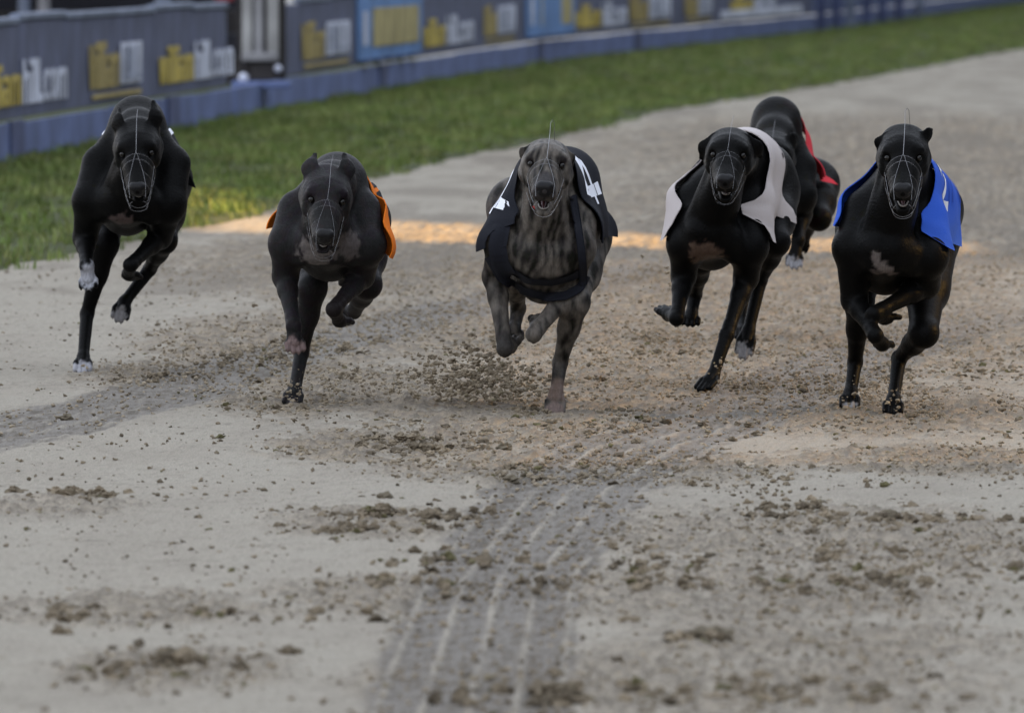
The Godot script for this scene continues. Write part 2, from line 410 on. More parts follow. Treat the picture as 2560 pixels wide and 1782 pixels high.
func build_ground():
	# the wide sheets, out to the horizon
	var st := new_st()
	quad(st, Vector3(-500, -0.05, -860), Vector3(500, -0.05, -860), Vector3(500, -0.05, 60), Vector3(-500, -0.05, 60))
	var far_mat := std(lin(0.36, 0.345, 0.325), 0.95)
	far_mat.albedo_texture = mats.turf.albedo_texture; triplanar(far_mat, 0.6); far_mat.metallic_specular = 0.2
	struct("ground", done(st), far_mat)
	# the raked sand in view: one fine sheet; rows get longer with distance
	var rows := PackedFloat32Array()
	var d := 14.6
	while d < 50.0:
		rows.append(d)
		d += clampf(d * d * 0.00006, 0.016, 0.12)
	while d < 235.0:
		rows.append(d)
		d += 0.12 + (d - 50.0) * 0.012
	var cols := 430
	var verts := PackedVector3Array()
	var cs := PackedColorArray()
	var idx := PackedInt32Array()
	var pale := Vector3(0.435, 0.393, 0.322)
	var damp := Vector3(0.225, 0.195, 0.158)  # damp sand; also tints the painted shade in the tyre grooves
	var brown := Vector3(0.345, 0.265, 0.175)
	for r in rows.size():
		var dd := rows[r]
		var left := -0.0527 * dd - 0.55
		var right := 0.0527 * dd + 0.55
		if dd > 30.0: left = maxf(left, lerp_path(BORDER, dd, 1) - 0.35)
		for c in cols + 1:
			var x := lerpf(left, right, float(c) / cols)
			var ch := 0.0
			var h := noise_a.get_noise_2d(x * 1.3, dd * 0.45) * 0.007
			var tiny := noise_c.get_noise_2d(x * 95.0, dd * 42.0)
			var fine := noise_b.get_noise_2d(x * 16.0, dd * 9.0)
			var mid := noise_a.get_noise_2d(x * 6.0 + 40.0, dd * 2.6)
			var col := pale
			if dd < 75.0:
				ch = churn(x, dd)
				if dd > 25.0: ch *= 1.0 - 0.75 * track_profile(x, dd, TRACK_B).x
				ch *= smoothstep(-0.55, 0.25, mid + fine * 0.5 + (ch - 0.5) * 0.9)
			h += tiny * (0.0020 + 0.004 * ch) + fine * (0.0020 + 0.013 * ch) + maxf(mid, 0.0) * ch * 0.012
			var scratch := smoothstep(0.22, 0.5, noise_b.get_noise_2d(x * 6.0 + 90.0, dd * 16.0)) * smoothstep(-0.2, 0.3, noise_a.get_noise_2d(x * 1.5, dd * 0.8 + 60.0))
			col = col.lerp(damp, 0.42 * scratch + 0.15 * smoothstep(-0.2, 0.5, noise_a.get_noise_2d(x * 2.0 + 17.0, dd * 0.7)))
			col = col.lerp(brown, clampf(ch * (0.50 + 0.35 * mid) * (1.0 if dd > 24.0 else 0.4), 0.0, 1.0))  # brown of churned sand, also painted in place of weak warm sunlight
			col = col.lerp(damp, clampf(ch * smoothstep(0.05, 0.45, fine + 0.12) * (0.85 if dd > 24.0 else 0.5), 0.0, 1.0))
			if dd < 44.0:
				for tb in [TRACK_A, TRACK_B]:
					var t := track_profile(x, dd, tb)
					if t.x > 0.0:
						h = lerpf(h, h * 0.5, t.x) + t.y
						var groove_shade := smoothstep(-0.2, 0.7, fine + tiny * 0.9 - 0.5 * sin(dd * 30.0 + absf(x * 18.0) + fine * 3.0))  # shade in the tread grooves, painted into the track colour
						col = col.lerp(Vector3(0.275, 0.252, 0.222).lerp(damp * 0.66, 0.8 * groove_shade), 0.96 * t.x)
						col = col.lerp(pale * 1.06, t.z * 0.85)
			col = col.lerp(damp * 0.85, clampf(smoothstep(0.35, 0.8, tiny + fine * 0.5) * (0.34 + 0.5 * ch), 0.0, 1.0))
			if dd > 36.0:
				var far := smoothstep(0.1, 0.5, noise_a.get_noise_2d(x * 1.1 + 5.0, dd * 0.22))
				far = maxf(far, 0.8 * smoothstep(0.12, 0.42, noise_b.get_noise_2d(x * 2.6 + 15.0, dd * 0.5)))
				col = col.lerp(damp * 1.08, far * 0.6)
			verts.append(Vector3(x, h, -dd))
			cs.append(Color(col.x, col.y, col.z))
	var w := cols + 1
	for r in rows.size() - 1:
		for c in cols:
			var a := r * w + c
			idx.append_array(PackedInt32Array([a, a + w, a + w + 1, a, a + w + 1, a + 1]))
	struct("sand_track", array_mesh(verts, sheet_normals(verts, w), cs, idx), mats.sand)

func sheet_normals(verts: PackedVector3Array, w: int) -> PackedVector3Array:
	var out := PackedVector3Array()
	out.resize(verts.size())
	var rows := verts.size() / w
	for r in rows:
		for c in w:
			var a := verts[r * w + maxi(c - 1, 0)]
			var b := verts[r * w + mini(c + 1, w - 1)]
			var e := verts[maxi(r - 1, 0) * w + c]
			var f := verts[mini(r + 1, rows - 1) * w + c]
			out[r * w + c] = (b - a).cross(f - e).normalized()
	return out

func bank_height(x: float, d: float) -> float:
	var a := lerp_path(BORDER, d, 1)
	var b := lerp_path(BORDER, d, 2)
	var t := clampf((a - x) / maxf(a - b, 0.1), 0.0, 1.3)
	return 0.012 + t * 0.015 + noise_a.get_noise_2d(x * 2.0, d * 1.1) * 0.012 * smoothstep(0.0, 0.2, t)

func build_grass():
	# earth of the verge between the sand and the fence
	var verts := PackedVector3Array()
	var cs := PackedColorArray()
	var idx := PackedInt32Array()
	var d := 18.0
	var rows := 0
	var w := 41
	while d < 232.0:
		var a := lerp_path(BORDER, d, 1) + noise_a.get_noise_1d(d * 0.9) * 0.09
		var b := lerp_path(BORDER, d, 2) - 1.6
		for c in w:
			var t := float(c) / (w - 1)
			var x := lerpf(b, a, t)
			var g := 0.5 + 0.5 * noise_a.get_noise_2d(x * 3.0, d * 1.5)
			verts.append(Vector3(x, bank_height(x, d) - (0.03 if c == w - 1 else 0.0), -d))
			cs.append(Color(0.055 + 0.03 * g, 0.07 + 0.02 * g, 0.028 + 0.012 * g))
		d += 0.25 + d * 0.003
		rows += 1
	for r in rows - 1:
		for c in w - 1:
			var a := r * w + c
			idx.append_array(PackedInt32Array([a, a + w, a + w + 1, a, a + w + 1, a + 1]))
	struct("grass_verge", array_mesh(verts, sheet_normals(verts, w), cs, idx), mats.turf)
	# blades: tufts of ten
	var tufts := []
	for k in 3:
		var st := new_st()
		for i in 11:
			var at := Vector3(rng.randf_range(-0.05, 0.05), 0, rng.randf_range(-0.05, 0.05))
			var a := rng.randf() * TAU
			var lean := Vector3(cos(a), 0, sin(a)) * rng.randf_range(0.1, 0.75)
			var hgt := rng.randf_range(0.5, 1.0) * 0.056
			var side := Vector3(-sin(a + rng.randf_range(-1, 1)), 0, cos(a)) * 0.0028
			var p0 := at
			var p1 := at + Vector3.UP * hgt * 0.6 + lean * hgt * 0.3
			var p2 := at + Vector3.UP * hgt + lean * hgt
			var g := rng.randf_range(0.7, 1.25)
			st.set_color(Color(g, g, g))
			st.set_smooth_group(0)
			quad(st, p0 - side, p1 - side * 0.8, p1 + side * 0.8, p0 + side)
			for v in [p1 - side * 0.8, p2, p1 + side * 0.8]: st.add_vertex(v)
		tufts.append(done(st))
	var placed := [[], [], []]
	var tint := [[], [], []]
	var dd := 33.0
	while dd < 225.0:
		var a := lerp_path(BORDER, dd, 1)
		var b := lerp_path(BORDER, dd, 2)
		var step := 0.10 + dd * 0.0012
		var lo := maxf(b - 0.3, -0.0527 * dd - 0.9)
		var hi := minf(a + 0.12, 0.0527 * dd + 0.9)
		var n := int((hi - lo) / 0.1 * (1.15 if dd < 90.0 else 0.7) + 0.5)
		for i in n:
			var z := dd + rng.randf() * step
			var x := rng.randf_range(lo, hi)
			var edge := (a - x) + noise_a.get_noise_2d(x * 2.0 + 70.0, z * 1.2) * 0.16
			if edge < 0.0 or (edge < 0.2 and rng.randf() > edge * 5.0): continue
			var patch := noise_a.get_noise_2d(x * 1.6, z * 0.8)
			var bare := noise_b.get_noise_2d(x * 1.1 + 33.0, z * 0.35)
			if bare > 0.36 and rng.randf() < 0.75: continue
			var s := rng.randf_range(0.6, 1.25) * (1.0 + 0.4 * patch)
			var k := rng.randi() % 3
			placed[k].append(Transform3D(Basis(Vector3.UP, rng.randf() * TAU).scaled(Vector3(1.25, s, 1.25)), Vector3(x, bank_height(x, z) - 0.006, -z)))
			var dry := clampf(0.25 + 0.6 * noise_b.get_noise_2d(x * 2.4, z * 1.3) + rng.randf_range(-0.2, 0.25), 0.0, 1.0)
			var c := Color(0.12, 0.18, 0.042).lerp(Color(0.26, 0.245, 0.10), dry) * rng.randf_range(0.7, 1.25) * (1.0 + 0.6 * patch)
			tint[k].append(c)
		dd += step
	for k in 3: spread("grass", tufts[k], mats.grass, placed[k], tint[k])

# ------------------------------------------------------------------ fence with hoardings
const FENCE := [[-3.5, 43.0], [-2.95, 56.2], [-2.34, 64.8], [-1.77, 73.0], [-1.04, 82.4], [0.38, 100.0], [2.02, 114.0], [4.29, 133.0], [5.86, 148.0], [9.75, 185.0], [16.0, 230.0]]

var fence_line: Curve3D

func fence_frame(s: float, out := 0.0, half := 0.3) -> Transform3D:
	# on the fence line at arc length s, x along the fence away from the camera, z out of its face towards the track
	if fence_line == null:
		fence_line = Curve3D.new()
		fence_line.bake_interval = 0.3
		for i in FENCE.size():
			var q := func(k: int) -> Vector3: return Vector3(FENCE[clampi(k, 0, FENCE.size() - 1)][0], 0, -FENCE[clampi(k, 0, FENCE.size() - 1)][1])
			var p: Vector3 = q.call(i)
			var t: Vector3 = (q.call(i + 1) - q.call(i - 1)).normalized()
			fence_line.add_point(p, -t * p.distance_to(q.call(i - 1)) / 3.0, t * p.distance_to(q.call(i + 1)) / 3.0)
	s += lerpf(-0.75, -0.05, smoothstep(27.3, 28.3, s))
	var a := fence_line.sample_baked(maxf(s - half, 0.0))
	var b := fence_line.sample_baked(s + half)
	var dir := (b - a).normalized()
	var face := dir.cross(Vector3.UP).normalized()
	return Transform3D(Basis(dir, Vector3.UP, face), (a + b) / 2.0 + face * out)

func letters(text: String, m: Material, parent: Node, s0: float, s1: float, low: float, high: float, out := 0.034):
	# raised sheet letters, each stretched to the length that it has on the board
	var f := SystemFont.new()
	f.font_names = PackedStringArray(["Droid Sans"])
	f.font_weight = 700
	var glyph := func(t: String) -> TextMesh:
		var tm := TextMesh.new()
		tm.font = f; tm.text = t; tm.font_size = 64; tm.pixel_size = 0.01; tm.depth = 0.01
		return tm
	var whole: AABB = glyph.call(text).get_aabb()
	var sy := (high - low) / whole.size.y
	var total := 0.0
	var share := func(c: String) -> float: return 0.5 if c in "il.I" else (1.5 if c in "wmW" else 1.0)
	for c in text: total += share.call(c)
	var at := s0
	for c in text:
		var wide: float = (s1 - s0) * share.call(c) / total
		var tm: TextMesh = glyph.call(c)
		var box := tm.get_aabb()
		var o := obj("letter", tm, m, parent)
		var fr := fence_frame(at + wide / 2.0, out, wide / 2.0)
		var basis := Basis(fr.basis.x * wide * 0.90 / box.size.x, fr.basis.y * sy, fr.basis.z * 0.6)
		var base := fr.origin + Vector3.UP * (low + (box.get_center().y - whole.position.y) * sy)
		o.transform = parent.transform.affine_inverse() * Transform3D(basis, base - basis * box.get_center())
		at += wide

func panel(called: String, m: Material, parent: Node, s0: float, s1: float, low: float, high: float, out := 0.03, thick := 0.012, bevel := 0.003) -> MeshInstance3D:
	var fr := fence_frame((s0 + s1) / 2.0, out, (s1 - s0) / 2.0)
	fr.origin.y = (low + high) / 2.0
	var o := obj(called, box_mesh(Vector3(s1 - s0, high - low, thick), bevel), m, parent)
	o.transform = parent.global_transform.affine_inverse() * fr if parent is Node3D else fr
	return o

func build_fence():
	var f := thing("track_fence", "long low grey-blue boarded fence bending along the far side of the track behind the grass", "fence")
	# boards 2.4 m long with open joints, a kickboard in front below, posts between
	var cuts := [0.0]
	while cuts[-1] < 142.0: cuts.append(cuts[-1] + 2.44)
	for i in cuts.size() - 1:
		var a: float = cuts[i]
		var b: float = cuts[i + 1]
		if b < 9.0: continue
		var top := 0.815 + 0.01 * sin(i * 2.3)
		if not (a > 26.0 and b < 31.8):
			panel("board" if a < 86.0 else "end_board", mats.board if a < 86.0 else mats.plinth, f, a + 0.008, b - 0.008, 0.26, top, 0.0, 0.04, 0.005)
		panel("kickboard", mats.plinth, f, a + 0.002, b - 0.002, -0.05, 0.236 + 0.006 * sin(i * 1.7), 0.012, 0.03, 0.004)
		if a < 86.0 and not (a > 26.0 and b < 31.8): panel("capping_rail", mats.steel, f, a + 0.004, b - 0.004, top + 0.002, top + 0.045, 0.0, 0.07, 0.008)
	panel("board", mats.board, f, 30.2, 31.715, 0.26, 0.80, 0.0, 0.04, 0.005)
	for s in [14.4, 23.0, 38.6, 55.9, 66.0]: panel("fence_post", mats.post_blue, f, s - 0.35, s + 0.35, -0.05, 0.25, 0.030, 0.03, 0.004)
	panel("kickboard", mats.plinth, f, 25.2, 31.2, -0.05, 0.233, 0.0, 0.03, 0.004)
	# lettered advertisements on the boards
	var long_ads := [[12.2, 14.75, 17.1], [22.1, 24.42, 27.2], [42.45, 44.9, 48.1], [59.6, 62.4, 64.9], [76.5, 79.5, 82.5]]
	var where := ["cut by the left edge of the view", "ending at the pale gate post", "just past the nearer blue poster", "just past the farther blue poster", "at the far end of the boards"]
	for i in long_ads.size():
		var e = long_ads[i]
		var o := thing("advertising_sign", "wide yellow and white advertisement, " + where[i], "sign", fence_frame(e[0], 0.03).origin, "wide advertisements on the fence")
		letters("william", mats.yellow, o, e[0], e[1] - 0.06, 0.335, 0.585)
		letters("hill.com", mats.white_paint, o, e[1], e[2], 0.33, 0.60)
	var stacks := [[18.2, 19.85, 21.05], [31.7, 33.6, 35.6], [49.2, 50.8, 52.9], [65.1, 67.1, 69.4], [71.0, 72.6, 74.2]]
	where = ["nearest of its kind, left on the fence", "just past the pale gate post", "midway between the two blue posters", "second beyond the farther blue poster", "last one before the pale strip"]
	for i in stacks.size():
		var e = stacks[i]
		var o := thing("advertising_sign", "dull yellow script beside a white block, " + where[i], "sign", fence_frame(e[0], 0.03).origin, "tall advertisements on the fence")
		letters("William", mats.dull_yellow, o, e[0], e[1], 0.36, 0.66)
		panel("white_panel", mats.white_paint, o, e[1] + 0.05, e[2], 0.375, 0.64, 0.036, 0.012)
		letters("HILL", mats.print_grey, o, e[1] + 0.15, e[2] - 0.1, 0.40, 0.615, 0.048)
		panel("underline", mats.dull_yellow, o, e[0] + 0.2, e[2], 0.30, 0.33, 0.034, 0.008)
	# the two blue posters
	var n := 0
	for e in [[36.3, 42.2, 37.5, 41.75], [54.2, 59.55, 55.7, 59.1]]:
		var o := thing("poster_board", ["bright blue poster board with a yellow panel, nearer of the two on the fence", "blue poster board with a yellow panel, farther of the two on the fence"][n], "poster board", fence_frame(e[0], 0.03).origin)
		panel("backing", mats.blue_board, o, e[0], e[1], 0.30, 0.95, 0.036, 0.02)
		panel("yellow_panel", mats.sand_yellow, o, e[2], (e[2] + e[3]) / 2.0 - 0.03, 0.40, 0.72, 0.052, 0.01)
		panel("yellow_panel", mats.sand_yellow, o, (e[2] + e[3]) / 2.0 + 0.03, e[3], 0.40, 0.72, 0.052, 0.01)
		panel("side_strip", mats.white_paint, o, e[0] + 0.35, e[0] + 0.7, 0.42, 0.7, 0.052, 0.01)
		for k in 5: panel("foot", mats.navy, o, e[0] + 0.4 + k * 1.1, e[0] + 1.0 + k * 1.1, 0.27, 0.298, 0.05, 0.05)
		n += 1
	# pale strip and the bare posts at the far end
	var strip := thing("pale_strip", "long narrow cream board lying along the fence past the last advertisement", "board", fence_frame(75.5, 0.03).origin)
	panel("board", mats.white_paint, strip, 75.2, 86.0, 0.30, 0.40, 0.05, 0.02)
	n = -1
	for s in [88.0, 90.5, 93.2, 96.5, 100.0, 104.0, 109.0]:
		n += 1
		var o := thing("slim_post", "slim dark post at the far end of the fence, " + ["nearest of the row", "second of the row", "third of the row", "fourth of the row", "fifth of the row", "sixth of the row", "last of the row"][n], "post", fence_frame(s, 0.14).origin, "bare posts at the far end of the fence")
		var st := new_st()
		add_box(st, Transform3D(Basis(), Vector3(0, 0.5, 0)), Vector3(0.12, 1.1, 0.12), 0.012)
		obj("shaft", done(st), mats.post_blue if int(s) % 2 == 0 else mats.steel, o)
		obj("post_cap", box_mesh(Vector3(0.15, 0.03, 0.15), 0.006, Vector3(0, 1.066, 0)), mats.steel, o)
	# pale gate post in the opening
	var g := thing("gate_post", "pale weathered gate post with dark edges and two white stones at its foot", "gate post", fence_frame(29.0, 0.0).origin)
	for e in [[-0.105, 0.075, "pale_timber"], [-0.02, 0.07, "concrete"], [0.085, 0.085, "pale_timber"]]:
		obj("upright", box_mesh(Vector3(e[1], 1.3, 0.09), 0.008, Vector3(e[0], 1.05, 0.22)), mats[e[2]], g)
	obj("backing_board", box_mesh(Vector3(0.36, 1.4, 0.03), 0.004, Vector3(0.0, 0.96, 0.14)), mats.dark_timber, g)
	obj("hollow_base", box_mesh(Vector3(0.17, 0.14, 0.1), 0.01, Vector3(0.02, 0.325, 0.21)), mats.dark_timber, g)
	obj("cross_rail", box_mesh(Vector3(0.27, 0.06, 0.05), 0.008, Vector3(-0.01, 0.43, 0.29)), mats.concrete, g)
	for e in [[-0.13, 0.275, 0.038], [0.125, 0.345, 0.028]]:
		var st := new_st()
		add_stone(st, Vector3(e[0], e[1], 0.30), e[2], 77)
		obj("white_stone", done(st), mats.white_paint, g)
	obj("ledge", box_mesh(Vector3(0.44, 0.05, 0.34), 0.008, Vector3(0.0, 0.225, 0.2)), mats.plinth, g)

func add_stone(st: SurfaceTool, at: Vector3, r: float, seed_: int):
	var n := 9
	st.set_smooth_group(0)
	var p := func(i: int, j: int) -> Vector3:
		var a := PI * i / n
		var b := TAU * j / (2 * n)
		var v := Vector3(sin(a) * cos(b), cos(a), sin(a) * sin(b))
		return at + v * r * (1.0 + 0.18 * noise_a.get_noise_3d(v.x * 1.2 + seed_, v.y * 1.2, v.z * 1.2))
	for i in n:
		for j in 2 * n:
			quad(st, p.call(i, j), p.call(i, j + 1), p.call(i + 1, j + 1), p.call(i + 1, j))

func build_beyond():
	# what shows above the fence at the top left: a dark covered terrace with rails
	var o := thing("spectator_terrace", "dark covered terrace with steel posts and rails behind the fence at top left", "terrace", Vector3(-4.2, 0, -84))
	obj("back_wall", box_mesh(Vector3(6.2, 4.0, 0.2), 0.01, Vector3(-1.0, 1.9, -6.0)), mats.dark_wall, o)
	obj("roof", box_mesh(Vector3(6.4, 0.15, 8.0), 0.01, Vector3(-1.0, 3.2, -2.5)), mats.dark_wall, o)
	for k in 4:
		obj("step", box_mesh(Vector3(6.0, 0.25 + 0.2 * k, 1.0), 0.01, Vector3(-1.0, 0.12 + 0.1 * k, -2.0 - k * 1.01)), mats.dark_wall if k % 2 else mats.dark_timber, o)
	for e in [[-0.02, 0.055, "steel"], [0.15, 0.055, "concrete"], [1.18, 0.075, "steel"], [-2.4, 0.06, "steel"]]:
		var st := new_st()
		add_tube(st, [Vector3(e[0], 0, 0), Vector3(e[0], 3.12, 0)], [e[1]], 10)
		obj("post", done(st), mats[e[2]], o)
	for y in [0.88, 1.12]:
		var st := new_st()
		add_tube(st, [Vector3(-4.0, y, 0.1), Vector3(2.1, y, 0.1)], [0.018], 8)
		obj("rail", done(st), mats.dark_timber, o)
	obj("red_box", box_mesh(Vector3(0.16, 0.22, 0.15), 0.01, Vector3(1.7, 0.86, -0.3)), mats.red_paint, o)

func build_sun_blocker():
	# unseen wall added at the right to block the low sun; gap and louvres shape its patches
	var x := 17.0
	var y0 := -0.05
	var top := 11.0
	# z ranges along the wall, from near to far
	var k := tan_elev()
	var shift := SUN_AT.z / SUN_AT.x
	# gap: maps the lit strip on the sand back to the wall
	var strip := [Vector2(-1.85, -51.5), Vector2(-1.25, -46.3), Vector2(-0.4, -44.8), Vector2(0.75, -42.9), Vector2(1.9, -42.0), Vector2(1.9, -40.2), Vector2(0.7, -40.9), Vector2(-0.7, -42.3), Vector2(-1.6, -43.9), Vector2(-2.0, -46.5)]
	var hole := PackedVector2Array()
	for p in strip:
		var run: float = x - p.x
		hole.append(Vector2(p.y + run * shift, run * k))
	var lou_lo := Vector2(-40.0 + 15.0 * shift, (x - 3.6) * k)
	var lou_hi := Vector2(-24.6 + 15.0 * shift, (x + 0.25) * k)
	var outer := PackedVector2Array([Vector2(40, y0), Vector2(40, top), Vector2(-260, top), Vector2(-260, y0)])
	# triangles around the two openings: cut the wall in vertical bays first
	var bays := [[40.0, lou_hi.x], [lou_hi.x, lou_lo.x], [lou_lo.x, -260.0]]
	var st := new_st()
	var b0 := PackedVector2Array([Vector2(40, y0), Vector2(40, top), Vector2(lou_hi.x, top), Vector2(lou_hi.x, y0)])
	prism(st, b0, x, 0.2)
	prism(st, PackedVector2Array([Vector2(lou_hi.x, y0), Vector2(lou_hi.x, lou_lo.y), Vector2(lou_lo.x, lou_lo.y), Vector2(lou_lo.x, y0)]), x, 0.2)
	prism(st, PackedVector2Array([Vector2(lou_hi.x, lou_hi.y), Vector2(lou_hi.x, top), Vector2(lou_lo.x, top), Vector2(lou_lo.x, lou_hi.y)]), x, 0.2)
	var gz0 := lou_lo.x
	var box := PackedVector2Array([Vector2(gz0, y0), Vector2(gz0, top), Vector2(-260, top), Vector2(-260, y0)])
	# split the far bay at the gap's height so that the hole becomes a notch
	var cy := 0.0
	for p in hole: cy += p.y / hole.size()
	for half in [[y0, cy], [cy, top]]:
		var part := PackedVector2Array([Vector2(gz0, half[0]), Vector2(gz0, half[1]), Vector2(-260, half[1]), Vector2(-260, half[0])])
		for poly in Geometry2D.clip_polygons(part, hole): prism(st, poly, x, 0.2)
	# louvre slats, added to thin the sun to a weak patch
	var y := lou_lo.y
	while y < lou_hi.y:
		prism(st, PackedVector2Array([Vector2(lou_hi.x, y), Vector2(lou_hi.x, y + 0.04), Vector2(lou_lo.x, y + 0.04), Vector2(lou_lo.x, y)]), x, 0.01)
		y += 0.0505
	st.generate_normals()
	var o := struct("added_sun_blocker", st.commit(), mats.cladding)

func tan_elev() -> float:
	return SUN_AT.y / SUN_AT.x

func prism(st: SurfaceTool, poly: PackedVector2Array, x: float, thick: float):
	# a plate in the plane across x: 2D points are (z, y)
	st.set_smooth_group(-1)
	var tri := Geometry2D.triangulate_polygon(poly)
	for i in range(0, tri.size(), 3):
		var p := []
		for j in 3: p.append(poly[tri[i + j]])
		for side in 2:
			var order := [0, 1, 2] if side == 0 else [0, 2, 1]
			for j in order: st.add_vertex(Vector3(x + side * thick, p[j].y, p[j].x))
	for i in poly.size():
		var a := poly[i]
		var b := poly[(i + 1) % poly.size()]
		quad(st, Vector3(x, a.y, a.x), Vector3(x + thick, a.y, a.x), Vector3(x + thick, b.y, b.x), Vector3(x, b.y, b.x))

# ------------------------------------------------------------------ clods of sand
func clod_mesh(seed_: int, detail: int) -> ArrayMesh:
	var n := 5 if detail == 0 else 9
	var st := new_st()
	st.set_smooth_group(-1)
	var p := func(i: int, j: int) -> Vector3:
		var a := PI * i / n
		var b := TAU * (j % (n + 1)) / (n + 1)
		var v := Vector3(sin(a) * cos(b), cos(a) * 0.8, sin(a) * sin(b))
		var r := 0.95 + 0.6 * noise_a.get_noise_3d(v.x * 0.9 + seed_ * 7.3, v.y * 0.9, v.z * 0.9) + 0.75 * noise_a.get_noise_3d(v.x * 2.6 - seed_ * 3.1, v.y * 2.6, v.z * 2.6)
		return v * r
	for i in n:
		for j in n + 1:
			var a: Vector3 = p.call(i, j)
			var b: Vector3 = p.call(i, j + 1)
			var c: Vector3 = p.call(i + 1, j + 1)
			var d: Vector3 = p.call(i + 1, j)
			if i > 0:
				for v in [a, b, c]: st.add_vertex(v)
			if i < n - 1:
				for v in [a, c, d]: st.add_vertex(v)
	return done(st)

func clod_color() -> Color:
	var t := rng.randf()
	var c := Color(0.31, 0.255, 0.18).lerp(Color(0.13, 0.107, 0.078), t)
	if rng.randf() < 0.05: c = Color(0.15, 0.135, 0.07)
	return c * rng.randf_range(0.85, 1.15)

# airborne spray kicked up by the feet: x, y, depth, spread across, up, along, number, mean size
const SPRAY := [[-0.12, 0.085, 27.5, 0.13, 0.045, 0.2, 900, 0.0075], [-0.04, 0.05, 27.4, 0.11, 0.03, 0.2, 600, 0.007], [-0.52, 0.045, 27.5, 0.05, 0.03, 0.1, 120, 0.005], [-0.63, 0.035, 27.4, 0.035, 0.03, 0.1, 90, 0.005], [-0.47, 0.06, 27.7, 0.07, 0.05, 0.15, 110, 0.0055], [0.98, 0.04, 27.4, 0.12, 0.04, 0.2, 240, 0.0055], [0.9, 0.07, 27.6, 0.06, 0.05, 0.2, 90, 0.0055], [1.08, 0.04, 27.0, 0.1, 0.03, 0.2, 180, 0.005], [0.38, 0.06, 29.6, 0.16, 0.05, 0.3, 260, 0.006], [0.35, 0.16, 30.6, 0.16, 0.09, 0.3, 150, 0.006], [-1.02, 0.06, 29.6, 0.06, 0.05, 0.2, 130, 0.0055], [-0.8, 0.09, 29.9, 0.1, 0.08, 0.3, 70, 0.0065], [-1.2, 0.02, 29.4, 0.08, 0.02, 0.15, 90, 0.005], [0.62, 0.06, 28.3, 0.06, 0.03, 0.15, 60, 0.005]]
# heaps on the ground: x, depth, half width, half length, number, mean size, height of the heap
const HEAPS := [[-0.62, 17.65, 0.10, 0.25, 110, 0.008, 0.03], [0.37, 18.3, 0.05, 0.12, 40, 0.010, 0.025], [0.58, 17.0, 0.16, 0.2, 90, 0.008, 0.01], [0.16, 17.0, 0.2, 0.3, 120, 0.008, 0.008], [-0.27, 22.2, 0.13, 0.22, 170, 0.0075, 0.02], [-0.35, 21.7, 0.1, 0.2, 120, 0.0065, 0.01], [-1.02, 23.0, 0.09, 0.12, 80, 0.0075, 0.02], [-0.2, 19.9, 0.16, 0.2, 90, 0.0065, 0.006], [-0.72, 19.0, 0.22, 0.14, 110, 0.007, 0.008], [-0.15, 20.6, 0.1, 0.12, 60, 0.007, 0.008], [0.72, 22.4, 0.2, 0.3, 150, 0.007, 0.01], [0.86, 22.0, 0.12, 0.12, 80, 0.0075, 0.02], [0.6, 20.6, 0.3, 0.4, 170, 0.007, 0.006], [0.8, 20.0, 0.2, 0.2, 110, 0.0075, 0.012], [0.32, 19.9, 0.2, 0.3, 120, 0.007, 0.008], [-0.30, 25.5, 0.2, 0.3, 220, 0.0075, 0.018], [-0.2, 25.1, 0.14, 0.3, 150, 0.0075, 0.014], [0.02, 27.0, 0.22, 0.5, 320, 0.007, 0.012], [0.12, 26.2, 0.25, 0.4, 160, 0.007, 0.008], [0.46, 28.8, 0.2, 0.4, 150, 0.006, 0.01], [1.12, 26.7, 0.14, 0.4, 120, 0.0065, 0.012], [0.45, 24.2, 0.3, 0.5, 130, 0.006, 0.006], [0.15, 24.3, 0.2, 0.3, 90, 0.007, 0.006], [-0.83, 30.4, 0.16, 0.4, 120, 0.0065, 0.01], [-0.6, 31.4, 0.25, 0.7, 130, 0.007, 0.01], [-1.08, 29.2, 0.08, 0.2, 70, 0.006, 0.01], [-0.66, 27.2, 0.12, 0.3, 60, 0.006, 0.006], [0.95, 28.5, 0.3, 0.8, 160, 0.006, 0.008], [1.3, 30.0, 0.3, 1.0, 140, 0.007, 0.01], [0.6, 31.5, 0.4, 1.2, 160, 0.007, 0.01], [0.0, 31.5, 0.4, 1.2, 160, 0.007, 0.01]]

